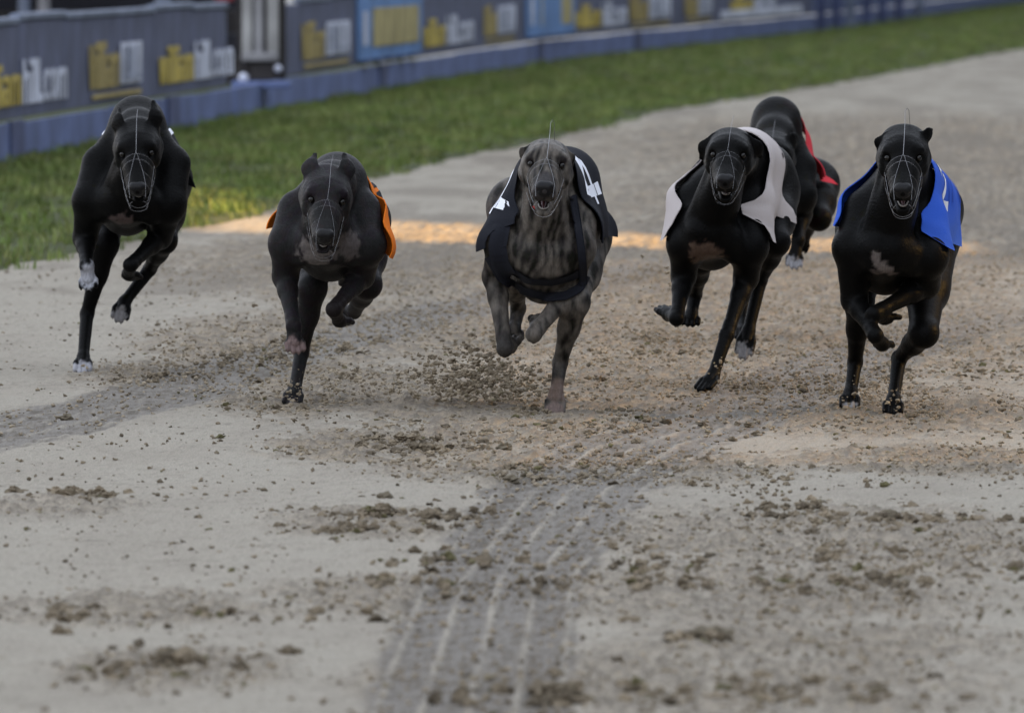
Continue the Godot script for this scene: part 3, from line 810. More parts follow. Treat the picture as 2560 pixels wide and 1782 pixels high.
func build_clods():
	var shapes := [clod_mesh(1, 0), clod_mesh(2, 0), clod_mesh(3, 0), clod_mesh(4, 1), clod_mesh(5, 1)]
	var placed := [[], [], [], [], []]
	var tint := [[], [], [], [], []]
	var put := func(at: Vector3, r: float, light := 0.0):
		var k := rng.randi() % 3 if r < 0.009 else rng.randi() % 2 + 3
		var b := Basis.from_euler(Vector3(rng.randf_range(-0.6, 0.6), rng.randf() * TAU, rng.randf_range(-0.6, 0.6))).scaled(Vector3(rng.randf_range(0.8, 1.3), rng.randf_range(0.7, 1.0), rng.randf_range(0.8, 1.3)) * r)
		placed[k].append(Transform3D(b, at))
		tint[k].append(clod_color().lerp(Color(0.40, 0.335, 0.245) * rng.randf_range(0.85, 1.1), light))
	# loose crumbs everywhere, thick where the sand is churned
	for i in 75000:
		var d := 15.4 + 24.0 * pow(rng.randf(), 0.9)
		var x := rng.randf_range(-1.0, 1.0) * (0.0527 * d + 0.3)
		var c := churn(x, d)
		var n := noise_a.get_noise_2d(x * 2.5, d * 1.1)
		if rng.randf() > 0.045 + (0.2 if d > 25.5 else 0.45) * c * c + 0.26 * maxf(n, 0.0) + (0.22 * smoothstep(0.1, 0.45, x) * smoothstep(-0.15, 0.25, noise_a.get_noise_2d(x * 5.0, d * 2.0)) if d < 23.0 else 0.0): continue
		if x < lerp_path(BORDER, d, 1): continue
		var r := 0.0016 + 0.0052 * pow(rng.randf(), 2.6)
		if rng.randf() < 0.02: r = rng.randf_range(0.005, 0.009)
		put.call(Vector3(x, r * 0.25 + 0.003 * c, -d), r, rng.randf() * 0.6 * c)
	# lumps of the same sand, half bedded in, where it is churned or pressed by tyres
	for i in 70000:
		var d := 16.0 + 25.0 * rng.randf()
		var x := rng.randf_range(-1.0, 1.0) * (0.0527 * d + 0.2)
		if x < lerp_path(BORDER, d, 1) + 0.1: continue
		var c := churn(x, d) if d > 23.5 else 0.35 * churn(x, d)
		var t := maxf(track_profile(x, d, TRACK_A).x, track_profile(x, d, TRACK_B).x)
		if rng.randf() > maxf(c * c * (0.55 + 0.9 * noise_a.get_noise_2d(x * 3.0, d * 1.3)), 0.17 * t): continue
		var r := 0.0022 + 0.0055 * pow(rng.randf(), 2.2)
		put.call(Vector3(x, r * 0.15 + 0.002 - 0.004 * t, -d), r, rng.randf_range(0.55, 1.0))
	for h in HEAPS:
		for i in int(h[4] * 1.7):
			var a := Vector2(rng.randfn(), rng.randfn()) * (1.0 + 1.6 * pow(rng.randf(), 3.0))
			a += Vector2(noise_a.get_noise_2d(a.x * 0.9 + h[0] * 50.0, h[1]), noise_a.get_noise_2d(a.y * 0.9, h[0] * 50.0)) * 1.1
			var up: float = h[6] * exp(-a.length_squared() * 0.9) * rng.randf()
			var r: float = h[5] * (0.70 if h[1] < 24.5 else 0.56) * clampf(exp(rng.randfn() * 0.6), 0.35, 3.0)
			put.call(Vector3(h[0] + a.x * h[2] * 0.6, up + r * 0.2, -h[1] - a.y * h[3] * 0.6), r)
	for h in SPRAY:
		for i in int(h[6] * 0.85):
			var at := Vector3(h[0] + rng.randfn() * h[3] * 0.75, h[1] + rng.randfn() * h[4] * 0.8, -h[2] + rng.randfn() * h[5])
			var r: float = h[7] * 0.48 * clampf(exp(rng.randfn() * 0.6), 0.3, 2.6)
			if at.y < r * 0.3: at.y = r * 0.3
			put.call(at, r, rng.randf_range(0.25, 1.0))
	for k in 5: spread("loose_sand", shapes[k], mats.clod, placed[k], tint[k])
	# the large lumps: x, depth, radius
	var lumps := [[0.371, 18.25, 0.030, "domed dark lump of damp sand, largest at lower right, on a low ridge"], [-0.62, 17.75, 0.024, "grey lump crowning the heap at the lower left"], [-0.30, 22.9, 0.016, "upright pale lump standing alone beside the left edge of the tyre track"], [0.0, 23.6, 0.017, "dark greenish lump in the middle of the tyre track, at its narrow part"], [-0.02, 25.1, 0.018, "olive lump on the far end of the tyre track"], [0.855, 22.05, 0.022, "dark lump at the right end of the long row of crumbs"], [-1.23, 26.7, 0.013, "broad flat lump on the left tyre track"], [0.10, 26.4, 0.014, "brown lump in front of the brindle dog's landing foot"]]
	for e in lumps:
		var o := obj("sand_lump", clod_mesh(40 + int(e[1] * 3.0), 1), mats.clod)
		o.transform = Transform3D(Basis(Vector3.UP, e[1]).scaled(Vector3(1.3, 0.85, 1.2) * e[2]), Vector3(e[0], e[2] * 0.35, -e[1]))
		var m: StandardMaterial3D = mats.clod.duplicate()
		m.vertex_color_use_as_albedo = false
		m.albedo_color = lin(0.17, 0.145, 0.105)
		o.material_override = m
		tag(o, e[3], "lump of sand", "large lumps of sand on the track")

# ------------------------------------------------------------------ distance-field modelling
var fv := PackedFloat32Array()
var fo := Vector3.ZERO
var fc := 0.01
var fnx := 0
var fny := 0
var fnz := 0

func field_start(lo: Vector3, hi: Vector3, cell: float):
	fo = lo; fc = cell
	fnx = int(ceil((hi.x - lo.x) / cell)) + 1
	fny = int(ceil((hi.y - lo.y) / cell)) + 1
	fnz = int(ceil((hi.z - lo.z) / cell)) + 1
	fv = PackedFloat32Array()
	fv.resize(fnx * fny * fnz)
	fv.fill(1.0)

# joins (or, with cut, takes away) a tapered capsule; flat squeezes it along the direction fl
func field_add(a: Vector3, b: Vector3, ra: float, rb: float, k: float, fl := Vector3.ZERO, fs := 1.0, cut := false):
	var rm := maxf(ra, rb) + k * 0.6 + fc * 2.0
	var lo := (Vector3(minf(a.x, b.x), minf(a.y, b.y), minf(a.z, b.z)) - Vector3.ONE * rm - fo) / fc
	var hi := (Vector3(maxf(a.x, b.x), maxf(a.y, b.y), maxf(a.z, b.z)) + Vector3.ONE * rm - fo) / fc
	var x0 := maxi(int(lo.x), 0)
	var x1 := mini(int(hi.x) + 1, fnx - 1)
	var y0 := maxi(int(lo.y), 0)
	var y1 := mini(int(hi.y) + 1, fny - 1)
	var z0 := maxi(int(lo.z), 0)
	var z1 := mini(int(hi.z) + 1, fnz - 1)
	var bx := b.x - a.x
	var by := b.y - a.y
	var bz := b.z - a.z
	var bb := maxf(bx * bx + by * by + bz * bz, 1e-9)
	var dr := rb - ra
	var flat := fs > 1.0
	var ik := 0.25 / k
	for z in range(z0, z1 + 1):
		var pz := fo.z + z * fc - a.z
		for y in range(y0, y1 + 1):
			var py := fo.y + y * fc - a.y
			var row := (z * fny + y) * fnx
			var dyz := py * by + pz * bz
			for x in range(x0, x1 + 1):
				var px := fo.x + x * fc - a.x
				var h := (px * bx + dyz) / bb
				h = 0.0 if h < 0.0 else (1.0 if h > 1.0 else h)
				var qx := px - bx * h
				var qy := py - by * h
				var qz := pz - bz * h
				var d := 0.0
				if flat:
					var along := (qx * fl.x + qy * fl.y + qz * fl.z) * (fs - 1.0)
					qx += fl.x * along; qy += fl.y * along; qz += fl.z * along
					d = (sqrt(qx * qx + qy * qy + qz * qz) - ra - dr * h) * 0.6
				else:
					d = sqrt(qx * qx + qy * qy + qz * qz) - ra - dr * h
				var i := row + x
				var o := fv[i]
				if cut:
					d = -d
					var e := k - absf(o - d)
					fv[i] = (o if o > d else d) + (e * e * ik if e > 0.0 else 0.0)
				else:
					var e := k - absf(o - d)
					fv[i] = (o if o < d else d) - (e * e * ik if e > 0.0 else 0.0)

# surface nets; appends to out = {v, n, i}
func field_mesh(out: Dictionary):
	var at := PackedInt32Array()
	at.resize(fnx * fny * fnz)
	at.fill(-1)
	var v: PackedVector3Array = out.v
	var n: PackedVector3Array = out.n
	var idx: PackedInt32Array = out.i
	var sy := fnx
	var sz := fnx * fny
	var far := fc * 4.0
	for z in fnz - 1:
		for y in fny - 1:
			var row := z * sz + y * sy
			for x in fnx - 1:
				var i := row + x
				var c0 := fv[i]
				if c0 > far or c0 < -far: continue
				var c1 := fv[i + 1]
				var c2 := fv[i + sy]
				var c3 := fv[i + sy + 1]
				var c4 := fv[i + sz]
				var c5 := fv[i + sz + 1]
				var c6 := fv[i + sz + sy]
				var c7 := fv[i + sz + sy + 1]
				var neg := int(c0 < 0.0) + int(c1 < 0.0) + int(c2 < 0.0) + int(c3 < 0.0) + int(c4 < 0.0) + int(c5 < 0.0) + int(c6 < 0.0) + int(c7 < 0.0)
				if neg == 0 or neg == 8: continue
				var s := Vector3.ZERO
				var m := 0
				if (c0 < 0.0) != (c1 < 0.0): s += Vector3(c0 / (c0 - c1), 0, 0); m += 1
				if (c2 < 0.0) != (c3 < 0.0): s += Vector3(c2 / (c2 - c3), 1, 0); m += 1
				if (c4 < 0.0) != (c5 < 0.0): s += Vector3(c4 / (c4 - c5), 0, 1); m += 1
				if (c6 < 0.0) != (c7 < 0.0): s += Vector3(c6 / (c6 - c7), 1, 1); m += 1
				if (c0 < 0.0) != (c2 < 0.0): s += Vector3(0, c0 / (c0 - c2), 0); m += 1
				if (c1 < 0.0) != (c3 < 0.0): s += Vector3(1, c1 / (c1 - c3), 0); m += 1
				if (c4 < 0.0) != (c6 < 0.0): s += Vector3(0, c4 / (c4 - c6), 1); m += 1
				if (c5 < 0.0) != (c7 < 0.0): s += Vector3(1, c5 / (c5 - c7), 1); m += 1
				if (c0 < 0.0) != (c4 < 0.0): s += Vector3(0, 0, c0 / (c0 - c4)); m += 1
				if (c1 < 0.0) != (c5 < 0.0): s += Vector3(1, 0, c1 / (c1 - c5)); m += 1
				if (c2 < 0.0) != (c6 < 0.0): s += Vector3(0, 1, c2 / (c2 - c6)); m += 1
				if (c3 < 0.0) != (c7 < 0.0): s += Vector3(1, 1, c3 / (c3 - c7)); m += 1
				at[i] = v.size()
				v.append(fo + (Vector3(x, y, z) + s / m) * fc)
				n.append(Vector3(c1 + c3 + c5 + c7 - c0 - c2 - c4 - c6, c2 + c3 + c6 + c7 - c0 - c1 - c4 - c5, c4 + c5 + c6 + c7 - c0 - c1 - c2 - c3).normalized())
	for z in range(1, fnz - 1):
		for y in range(1, fny - 1):
			var row := z * sz + y * sy
			for x in range(1, fnx - 1):
				var i := row + x
				if at[i] < 0: continue
				var inside := fv[i] < 0.0
				# the three edges that start at this corner
				if inside != (fv[i + 1] < 0.0): net_quad(idx, at[i - sy - sz], at[i - sz], at[i], at[i - sy], inside)
				if inside != (fv[i + sy] < 0.0): net_quad(idx, at[i - sz - 1], at[i - 1], at[i], at[i - sz], inside)
				if inside != (fv[i + sz] < 0.0): net_quad(idx, at[i - 1 - sy], at[i - sy], at[i], at[i - 1], inside)
	out.v = v; out.n = n; out.i = idx

func net_quad(idx: PackedInt32Array, a: int, b: int, c: int, d: int, inside: bool):
	if a < 0 or b < 0 or c < 0 or d < 0: return
	if inside:
		idx.append(a); idx.append(c); idx.append(b); idx.append(a); idx.append(d); idx.append(c)
	else:
		idx.append(a); idx.append(b); idx.append(c); idx.append(a); idx.append(c); idx.append(d)

# ------------------------------------------------------------------ greyhounds
func joints(pose: Dictionary) -> Dictionary:
	var p := {}
	for k in pose:
		if k == "at" or k == "roll" or k == "ear": continue
		p[k] = Vector3(pose[k][0], pose[k][1], pose[k][2]) / 100.0
	var dir: Vector3 = (p.nose - p.skull).normalized()
	var right := Vector3.UP.cross(dir).normalized()     # towards the picture's right as the dog faces us
	var up := dir.cross(right).normalized()
	var roll := deg_to_rad(pose.roll)
	right = right.rotated(dir, roll)
	up = up.rotated(dir, roll)
	p.ear = pose.get("ear", 1.0)
	p.head = Transform3D(Basis(right, up, dir), p.skull)
	return p

func torso_bones(p: Dictionary, bulk: float) -> Array:
	var neck: Vector3 = p.head * Vector3(0, -0.012, -0.05)
	var throat: Vector3 = p.head * Vector3(0, -0.045, 0.0)
	var mid: Vector3 = (p.W + neck) * 0.5
	var low: Vector3 = (p.P + throat) * 0.5 + Vector3(0, 0.0, -0.02)
	var r := [
		[p.W, p.B, 0.078, 0.082, 0.035], [p.B, p.L, 0.082, 0.074, 0.035], [p.L, p.C, 0.074, 0.078, 0.035],
		[p.T1, p.T2, 0.125, 0.118, 0.045], [p.T2, (p.L + p.V) * 0.5, 0.115, 0.085, 0.045],
		[p.P, p.K, 0.066, 0.074, 0.035], [p.K, p.K2, 0.074, 0.062, 0.035], [p.K2, p.V, 0.062, 0.05, 0.035], [p.V, p.C, 0.05, 0.08, 0.045],
		[p.W, mid, 0.072, 0.055, 0.035], [mid, neck, 0.056, 0.050, 0.04], [p.P + Vector3(0, 0.03, -0.02), low, 0.080, 0.056, 0.035], [low, throat, 0.056, 0.046, 0.04],
		[p.T1, mid, 0.085, 0.045, 0.045],
	]
	for s in ["L", "R"]:
		var sc: Vector3 = p["S" + s]
		var pt: Vector3 = p["p" + s]
		var el: Vector3 = p["e" + s]
		r.append([p.W.lerp(sc, 0.3), sc, 0.055, 0.046, 0.035])
		r.append([sc, pt, 0.05, 0.056, 0.02])
		r.append([p.T1.lerp(pt, 0.35), pt, 0.09, 0.05, 0.02])
		r.append([pt, el, 0.050, 0.037, 0.02])
		r.append([sc.lerp(pt, 0.55) + Vector3(0, -0.01, -0.06), el + Vector3(0, 0.012, -0.03), 0.05, 0.03, 0.02])
		r.append([p.P.lerp(pt, 0.45) + Vector3(0, 0.0, 0.02), pt.lerp(el, 0.5) + Vector3(0, 0, 0.0), 0.05, 0.03, 0.02])
		var out := -1.0 if s == "L" else 1.0
		# neck cord and breast muscle
		r.append([p.head * Vector3(out * 0.036, -0.05, -0.05), p.P + Vector3(out * 0.034, 0.04, 0.012), 0.026, 0.034, 0.014])
		r.append([p.P + Vector3(out * 0.022, 0.012, 0.03), p.P.lerp(pt, 0.6) + Vector3(0, -0.03, 0.012), 0.046, 0.034, 0.012])
		r.append([p.P + Vector3(out * 0.024, -0.02, 0.022), p.K + Vector3(out * 0.022, -0.012, 0.03), 0.038, 0.03, 0.012])
		r.append([sc + Vector3(out * 0.006, 0.02, 0.0), pt + Vector3(out * 0.008, 0.02, -0.01), 0.03, 0.034, 0.012])
		var h: Vector3 = p["h" + s]
		var kn: Vector3 = p["k" + s]
		r.append([p.C.lerp(h, 0.45), h, 0.075, 0.082, 0.035])
		r.append([h, h.lerp(kn, 0.55), 0.088, 0.066, 0.03])
	for b in r:
		b[2] *= bulk
		b[3] *= bulk
	return r

func limb_bones(p: Dictionary, bulk: float) -> Array:
	var r := []
	for s in ["L", "R"]:
		var el: Vector3 = p["e" + s]
		var ca: Vector3 = p["c" + s]
		var pa: Vector3 = p["f" + s]
		var to: Vector3 = p["t" + s]
		r.append([el, el.lerp(ca, 0.3), 0.036, 0.030, 0.016])
		r.append([el.lerp(ca, 0.28), el.lerp(ca, 0.85), 0.029, 0.0205, 0.012])
		r.append([el.lerp(ca, 0.85), ca, 0.0205, 0.0235, 0.012])
		r.append([ca, pa, 0.0225, 0.0175, 0.010])
		r.append([ca + Vector3(0, -0.004, -0.012), ca + Vector3(0, -0.02, -0.02), 0.012, 0.009, 0.01])
		r.append([pa, pa.lerp(to, 0.4), 0.021, 0.021, 0.014])
		var h: Vector3 = p["h" + s]
		var kn: Vector3 = p["k" + s]
		var ho: Vector3 = p["o" + s]
		var g: Vector3 = p["g" + s]
		var u: Vector3 = p["u" + s]
		r.append([h.lerp(kn, 0.5), kn, 0.062, 0.041, 0.03])
		r.append([kn, kn.lerp(ho, 0.45), 0.042, 0.032, 0.02])
		r.append([kn.lerp(ho, 0.4), ho, 0.032, 0.0205, 0.016])
		var back := (ho - (kn + g) * 0.5).normalized()
		r.append([kn.lerp(ho, 0.7) + back * 0.012, ho + back * 0.012, 0.012, 0.014, 0.014])
		r.append([ho, g, 0.0225, 0.0185, 0.012])
		r.append([g, g.lerp(u, 0.4), 0.021, 0.021, 0.014])
	var tail0: Vector3 = p.C + Vector3(0, 0.0, -0.06)
	r.append([tail0, tail0 + Vector3(-0.01, -0.10, -0.13), 0.03, 0.017, 0.03])
	r.append([tail0 + Vector3(-0.01, -0.10, -0.13), tail0 + Vector3(-0.01, -0.18, -0.27), 0.017, 0.011, 0.01])
	for b in r:
		b[2] *= 0.94
		b[3] *= 0.94
	r.append([tail0 + Vector3(-0.01, -0.18, -0.27), tail0 + Vector3(0.0, -0.20, -0.42), 0.011, 0.006, 0.01])
	return r

func toes(a: Vector3, b: Vector3, before: Vector3) -> Array:
	var r := []
	var d := (b - a).normalized()
	var side := d.cross((a - before).normalized())
	if absf(side.x) < 0.35: side = Vector3(1, 0, 0) - d * d.x
	side = side.normalized()
	if side.x < 0.0: side = -side
	for k in 4:
		var o := (k - 1.5)
		var reach := 1.0 if absf(o) < 1.0 else 0.82
		var t := a.lerp(b, 1.14 * reach) + side * o * 0.0148
		var knuckle := a.lerp(b, 0.5 * reach) + side * o * 0.0138 + (a - before).normalized() * 0.004 - Vector3(0, -0.003, 0)
		r.append([a + side * o * 0.007, knuckle, 0.0100, 0.0098, 0.003])
		r.append([knuckle, t, 0.0098, 0.0080, 0.0015])
		r.append([t, t + (t - knuckle).normalized() * 0.008 - Vector3(0, 0.004, 0), 0.004, 0.002, 0.001])
	return r

func shape_at(bones: Array, q: Vector3) -> float:
	var f := 1.0
	for b in bones:
		var a: Vector3 = b[0]
		var ab: Vector3 = b[1] - a
		var h := clampf((q - a).dot(ab) / maxf(ab.length_squared(), 1e-9), 0.0, 1.0)
		var d: float = q.distance_to(a + ab * h) - lerpf(b[2], b[3], h)
		var e: float = b[4] - absf(f - d)
		f = minf(f, d) - (e * e * 0.25 / b[4] if e > 0.0 else 0.0)
	return f

func in_head(p: Dictionary, x: float, y: float, z: float) -> Vector3:
	return p.head * (Vector3(x, y, z) * 1.06)

func add_head(p: Dictionary, gape: float):
	var hd := func(x: float, y: float, z: float) -> Vector3: return in_head(p, x, y, z)
	var a := func(u: Vector3, v: Vector3, ru: float, rv: float, k: float): field_add(u, v, ru * 1.06, rv * 1.06, k)
	var R: Vector3 = p.head.basis.x
	a.call(hd.call(-0.014, 0.0, -0.045), hd.call(-0.012, 0.006, 0.012), 0.0475, 0.047, 0.02)
	a.call(hd.call(0.014, 0.0, -0.045), hd.call(0.012, 0.006, 0.012), 0.0475, 0.047, 0.02)
	for s in [-1.0, 1.0]:
		a.call(hd.call(s * 0.037, -0.036, -0.030), hd.call(s * 0.034, -0.030, 0.032), 0.036, 0.031, 0.02)      # cheek muscle
		a.call(hd.call(s * 0.046, 0.0, 0.0), hd.call(s * 0.043, 0.0, 0.034), 0.016, 0.015, 0.02)              # cheek arch
		a.call(hd.call(s * 0.018, 0.032, 0.044), hd.call(s * 0.039, 0.024, 0.040), 0.016, 0.013, 0.014)       # brow
		a.call(hd.call(s * 0.017, -0.034, 0.070), hd.call(s * 0.0135, -0.040, 0.158), 0.0255, 0.0185, 0.016)    # upper lip
	a.call(hd.call(0, 0.002, 0.035), hd.call(0, -0.008, 0.092), 0.041, 0.031, 0.03)
	a.call(hd.call(0, -0.008, 0.092), hd.call(0, -0.021, 0.172), 0.030, 0.0225, 0.02)
	# lower jaw, hinged open
	var j0 := Vector3(0, -0.052, 0.005)
	var j1 := j0 + Vector3(0, -sin(gape), cos(gape)) * 0.078
	var j2 := j0 + Vector3(0, -sin(gape * 1.05), cos(gape)) * 0.142
	for s in [-1.0, 1.0]:
		a.call(hd.call(s * 0.020, j0.y, j0.z), hd.call(s * 0.016, j1.y - 0.006, j1.z), 0.019, 0.014, 0.014)
		a.call(hd.call(s * 0.016, j1.y - 0.006, j1.z), hd.call(s * 0.006, j2.y - 0.006, j2.z), 0.014, 0.0105, 0.012)
	a.call(hd.call(0, j0.y - 0.01, j0.z + 0.01), hd.call(0, j1.y - 0.012, j1.z), 0.02, 0.013, 0.014)
	# hollows: the mouth and the eyes
	field_add(hd.call(0, -0.062, 0.06), hd.call(0, -0.058 - sin(gape) * 0.075, 0.165), 0.014, 0.0115, 0.008, Vector3.ZERO, 1.0, true)
	for s in [-1.0, 1.0]:
		field_add(hd.call(s * 0.050, 0.012, 0.070), hd.call(s * 0.044, 0.010, 0.062), 0.011, 0.012, 0.010, Vector3.ZERO, 1.0, true)

func ear_bones(p: Dictionary) -> Array:
	var r := []
	for s in ["L", "R"]:
		var side := -1.0 if s == "L" else 1.0
		var root := in_head(p, side * 0.042, 0.020, -0.035)
		var tip: Vector3 = p["A" + s]
		var mid := root.lerp(tip, 0.5) + Vector3(side * 0.010 * p.ear, 0.0, 0.004)
		var flat: Vector3 = (p.head.basis.z + p.head.basis.x * side * 0.45).normalized()
		var d := (tip - root).normalized()
		flat = (flat - d * flat.dot(d)).normalized()
		r.append([root, mid, 0.024 * p.ear, 0.026 * p.ear, flat])
		r.append([mid, tip, 0.026 * p.ear, 0.010 * p.ear, flat])
	return r

func build_body(o: Node3D, p: Dictionary, bulk: float, gape: float, coat: Callable) -> MeshInstance3D:
	var out := {"v": PackedVector3Array(), "n": PackedVector3Array(), "i": PackedInt32Array()}
	var bones := torso_bones(p, bulk)
	var limbs := limb_bones(p, bulk)
	var lo := Vector3.ONE * 9.0
	var hi := -lo
	for b in bones + limbs:
		for k in 2:
			lo = lo.min(b[k] - Vector3.ONE * (b[2 + k] + 0.03))
			hi = hi.max(b[k] + Vector3.ONE * (b[2 + k] + 0.03))
	field_start(lo, hi, 0.0075)
	for b in bones: field_add(b[0], b[1], b[2], b[3], b[4])
	for b in limbs: field_add(b[0], b[1], b[2], b[3], b[4])
	field_mesh(out)
	for s in ["L", "R"]:
		for e in [["c", "f", "t"], ["o", "g", "u"]]:
			var a: Vector3 = p[e[0] + s]
			var b: Vector3 = p[e[1] + s]
			var t: Vector3 = p[e[2] + s]
			field_start(b.min(t) - Vector3.ONE * 0.045, b.max(t) + Vector3.ONE * 0.045, 0.0034)
			field_add(b.lerp(a, 0.45), b, 0.0185, 0.0175, 0.008)
			field_add(b, b.lerp(t, 0.45), 0.018, 0.016, 0.012)
			for q in toes(b, t, a): field_add(q[0], q[1], q[2], q[3], q[4])
			field_mesh(out)
	# the head on a finer grid, with the top of the neck
	lo = p.skull - Vector3(0.17, 0.17, 0.12)
	hi = p.skull + Vector3(0.17, 0.13, 0.24)
	for k in ["AL", "AR"]:
		lo = lo.min(p[k] - Vector3.ONE * 0.02)
		hi = hi.max(p[k] + Vector3.ONE * 0.02)
	field_start(lo, hi, 0.0032)
	add_head(p, gape)
	for b in ear_bones(p): field_add(b[0], b[1], b[2], b[3], 0.008, b[4], 3.4)
	var nape: Vector3 = p.head * Vector3(0, -0.012, -0.05)
	field_add(nape.lerp(p.W, 0.1), nape, 0.044, 0.046, 0.03)
	field_mesh(out)
	var cs := PackedColorArray()
	cs.resize(out.v.size())
	for i in out.v.size(): cs[i] = (coat as Callable).call(out.v[i])
	var body := obj("body", array_mesh(out.v, out.n, cs, out.i), mats.coat, o)
	return body

func face_parts(o: Node3D, p: Dictionary, gape: float):
	for s in [-1.0, 1.0]:
		var sm := SphereMesh.new()
		sm.radius = 0.0095; sm.height = 0.019; sm.radial_segments = 20; sm.rings = 10
		var e := obj("eye", sm, mats.eye, o)
		e.position = in_head(p, s * 0.0395, 0.0105, 0.0560)
	# nose leather with two nostrils
	var out := {"v": PackedVector3Array(), "n": PackedVector3Array(), "i": PackedInt32Array()}
	var c := in_head(p, 0, -0.017, 0.186)
	field_start(c - Vector3.ONE * 0.04, c + Vector3.ONE * 0.04, 0.002)
	field_add(in_head(p, -0.008, -0.015, 0.178), in_head(p, 0.008, -0.015, 0.178), 0.0170, 0.0170, 0.006)
	field_add(in_head(p, -0.006, -0.028, 0.178), in_head(p, 0.006, -0.028, 0.178), 0.0145, 0.0145, 0.008)
	field_add(in_head(p, 0, -0.044, 0.174), in_head(p, 0, -0.030, 0.180), 0.008, 0.011, 0.006)
	for s in [-1.0, 1.0]:
		field_add(in_head(p, s * 0.0115, -0.020, 0.204), in_head(p, s * 0.020, -0.025, 0.190), 0.0048, 0.0045, 0.003, Vector3.ZERO, 1.0, true)
	field_mesh(out)
	obj("nose", array_mesh(out.v, out.n, PackedColorArray(), out.i), mats.nose, o)
	# tongue and the row of lower teeth
	var j0 := Vector3(0, -0.052, 0.005)
	var st := new_st()
	var pts := []
	for t in [0.35, 0.6, 0.85, 1.0]:
		var q: Vector3 = j0 + Vector3(0, -sin(gape), cos(gape)) * 0.14 * t
		pts.append(in_head(p, 0.0, q.y + 0.004, q.z))
	add_tube(st, pts, [0.011, 0.010, 0.008, 0.004], 8)
	obj("tongue", done(st), mats.tongue, o)
	st = new_st()
	pts = []
	for k in 9:
		var a := PI * k / 8.0
		var q: Vector3 = j0 + Vector3(0, -sin(gape), cos(gape)) * (0.118 + 0.026 * sin(a))
		pts.append(in_head(p, -0.013 * cos(a), q.y + 0.006, q.z))
	add_tube(st, pts, [0.0026], 6)
	obj("lower_teeth", done(st), mats.teeth, o)

func wire_muzzle(o: Node3D, p: Dictionary, loop: bool, gape: float):
	var st := new_st()
	var w := 0.00042 if loop or p.skull.y > 0.695 and p.skull.z > 0.22 else 0.00024
	var hoop := func(z: float, rx: float, top: float, bottom: float, from: float, to: float):
		var pts := []
		var n := 22
		for k in n + 1:
			var a := lerpf(from, to, float(k) / n)
			var cy := (top + bottom) / 2.0
			pts.append(in_head(p, rx * sin(a), cy + (top - bottom) / 2.0 * cos(a), z))
		add_tube(st, pts, [w], 5)
	var low := -0.074 - gape * 0.10
	hoop.call(0.088, 0.050, 0.034, low, -2.4, 2.4)
	hoop.call(0.104, 0.047, 0.027, low, -1.7, 1.7)
	hoop.call(0.140, 0.041, 0.013, low, 0.5, TAU - 0.5)
	hoop.call(0.178, 0.036, 0.006, low + 0.004, 0.75, TAU - 0.75)
	hoop.call(0.204, 0.027, -0.044, low + 0.012, 0.6, TAU - 0.6)
	for s in [-1.0, 1.0]:
		for e in [[0.06, 0.95], [1.3, 1.5], [1.95, 2.2]]:
			var pts := []
			for row in [[0.088, 0.050, 0.034, low], [0.140, 0.041, 0.013, low], [0.178, 0.036, 0.006, low + 0.004], [0.204, 0.027, -0.020, low + 0.012]]:
				var a: float = lerpf(e[0], e[1], (row[0] - 0.088) / 0.116) * s
				pts.append(in_head(p, row[1] * sin(a), (row[2] + row[3]) / 2.0 + (row[2] - row[3]) / 2.0 * cos(a), row[0]))
			if e[0] < 1.0: pts.push_front(in_head(p, 0, 0.038, 0.086))
			add_tube(st, pts, [w], 5)
	# the long wire over the forehead
	var over := [in_head(p, 0, 0.036, 0.088), in_head(p, 0.002, 0.056, 0.060), in_head(p, 0.003, 0.068, 0.02), in_head(p, 0.004, 0.074, -0.02)]
	if loop: over.append_array([in_head(p, 0.004, 0.098, -0.035), in_head(p, 0.009, 0.106, -0.04), in_head(p, 0.014, 0.098, -0.042), in_head(p, 0.016, 0.066, -0.04), in_head(p, 0.017, 0.045, -0.045)])
	else: over.append(in_head(p, 0.008, 0.090, -0.045))
	add_tube(st, over, [w * 1.7], 5)
	obj("wire_muzzle", done(st), mats.wire, o)

# a cloth shell over the trunk. The two edges are measured round the trunk in degrees from straight up (left of the picture is negative).
class Cloth:
	var bones: Array
	var p: Dictionary
	var z0 := -0.16
	var z1 := -0.5
	var a0 := -110.0
	var a1 := 110.0
	var off := 0.010
	var flare0 := 0.0
	var flare1 := 0.0
	var lead0 := 0.0      # how far the front edge runs forward down the sides
	var lead1 := 0.0
	var seed_ := 0.0
	var noise: FastNoiseLite
	var host: Node3D
	func centre(z: float) -> Vector3:
		var a: Vector3 = p.T1
		var b: Vector3 = p.T2
		var t := (z - a.z) / (b.z - a.z)
		var c := a.lerp(b, clampf(t, -0.3, 1.6))
		c.z = z
		c.y += 0.02
		return c
	func at(u: float, v: float, extra := 0.0) -> Vector3:
		# u 0 front .. 1 rear, v 0 left end .. 1 right end
		var deg := lerpf(a0, a1, v)
		var side := deg / 90.0
		var lead := (lead0 if side < 0.0 else lead1) * smoothstep(0.35, 1.1, absf(side))
		var z := lerpf(z0 + lead, z1, u)
		var c := centre(z)
		var d := Vector3(sin(deg_to_rad(deg)), cos(deg_to_rad(deg)), 0)
		var lo := 0.02
		var hi := 0.34
		for i in 11:
			var m := (lo + hi) / 2.0
			if host.shape_at(bones, c + d * m) < off: lo = m
			else: hi = m
		var end: float = smoothstep(0.22, 0.0, v) * flare0 + smoothstep(0.78, 1.0, v) * flare1
		var flap: float = noise.get_noise_3d(v * 3.5 + seed_, u * 2.6, seed_) * (0.006 + 0.4 * end) + 0.12 * end * sin(u * 9.0 + seed_)
		return c + d * (lo + extra + end * (1.0 - 0.5 * u) + flap + 0.004)

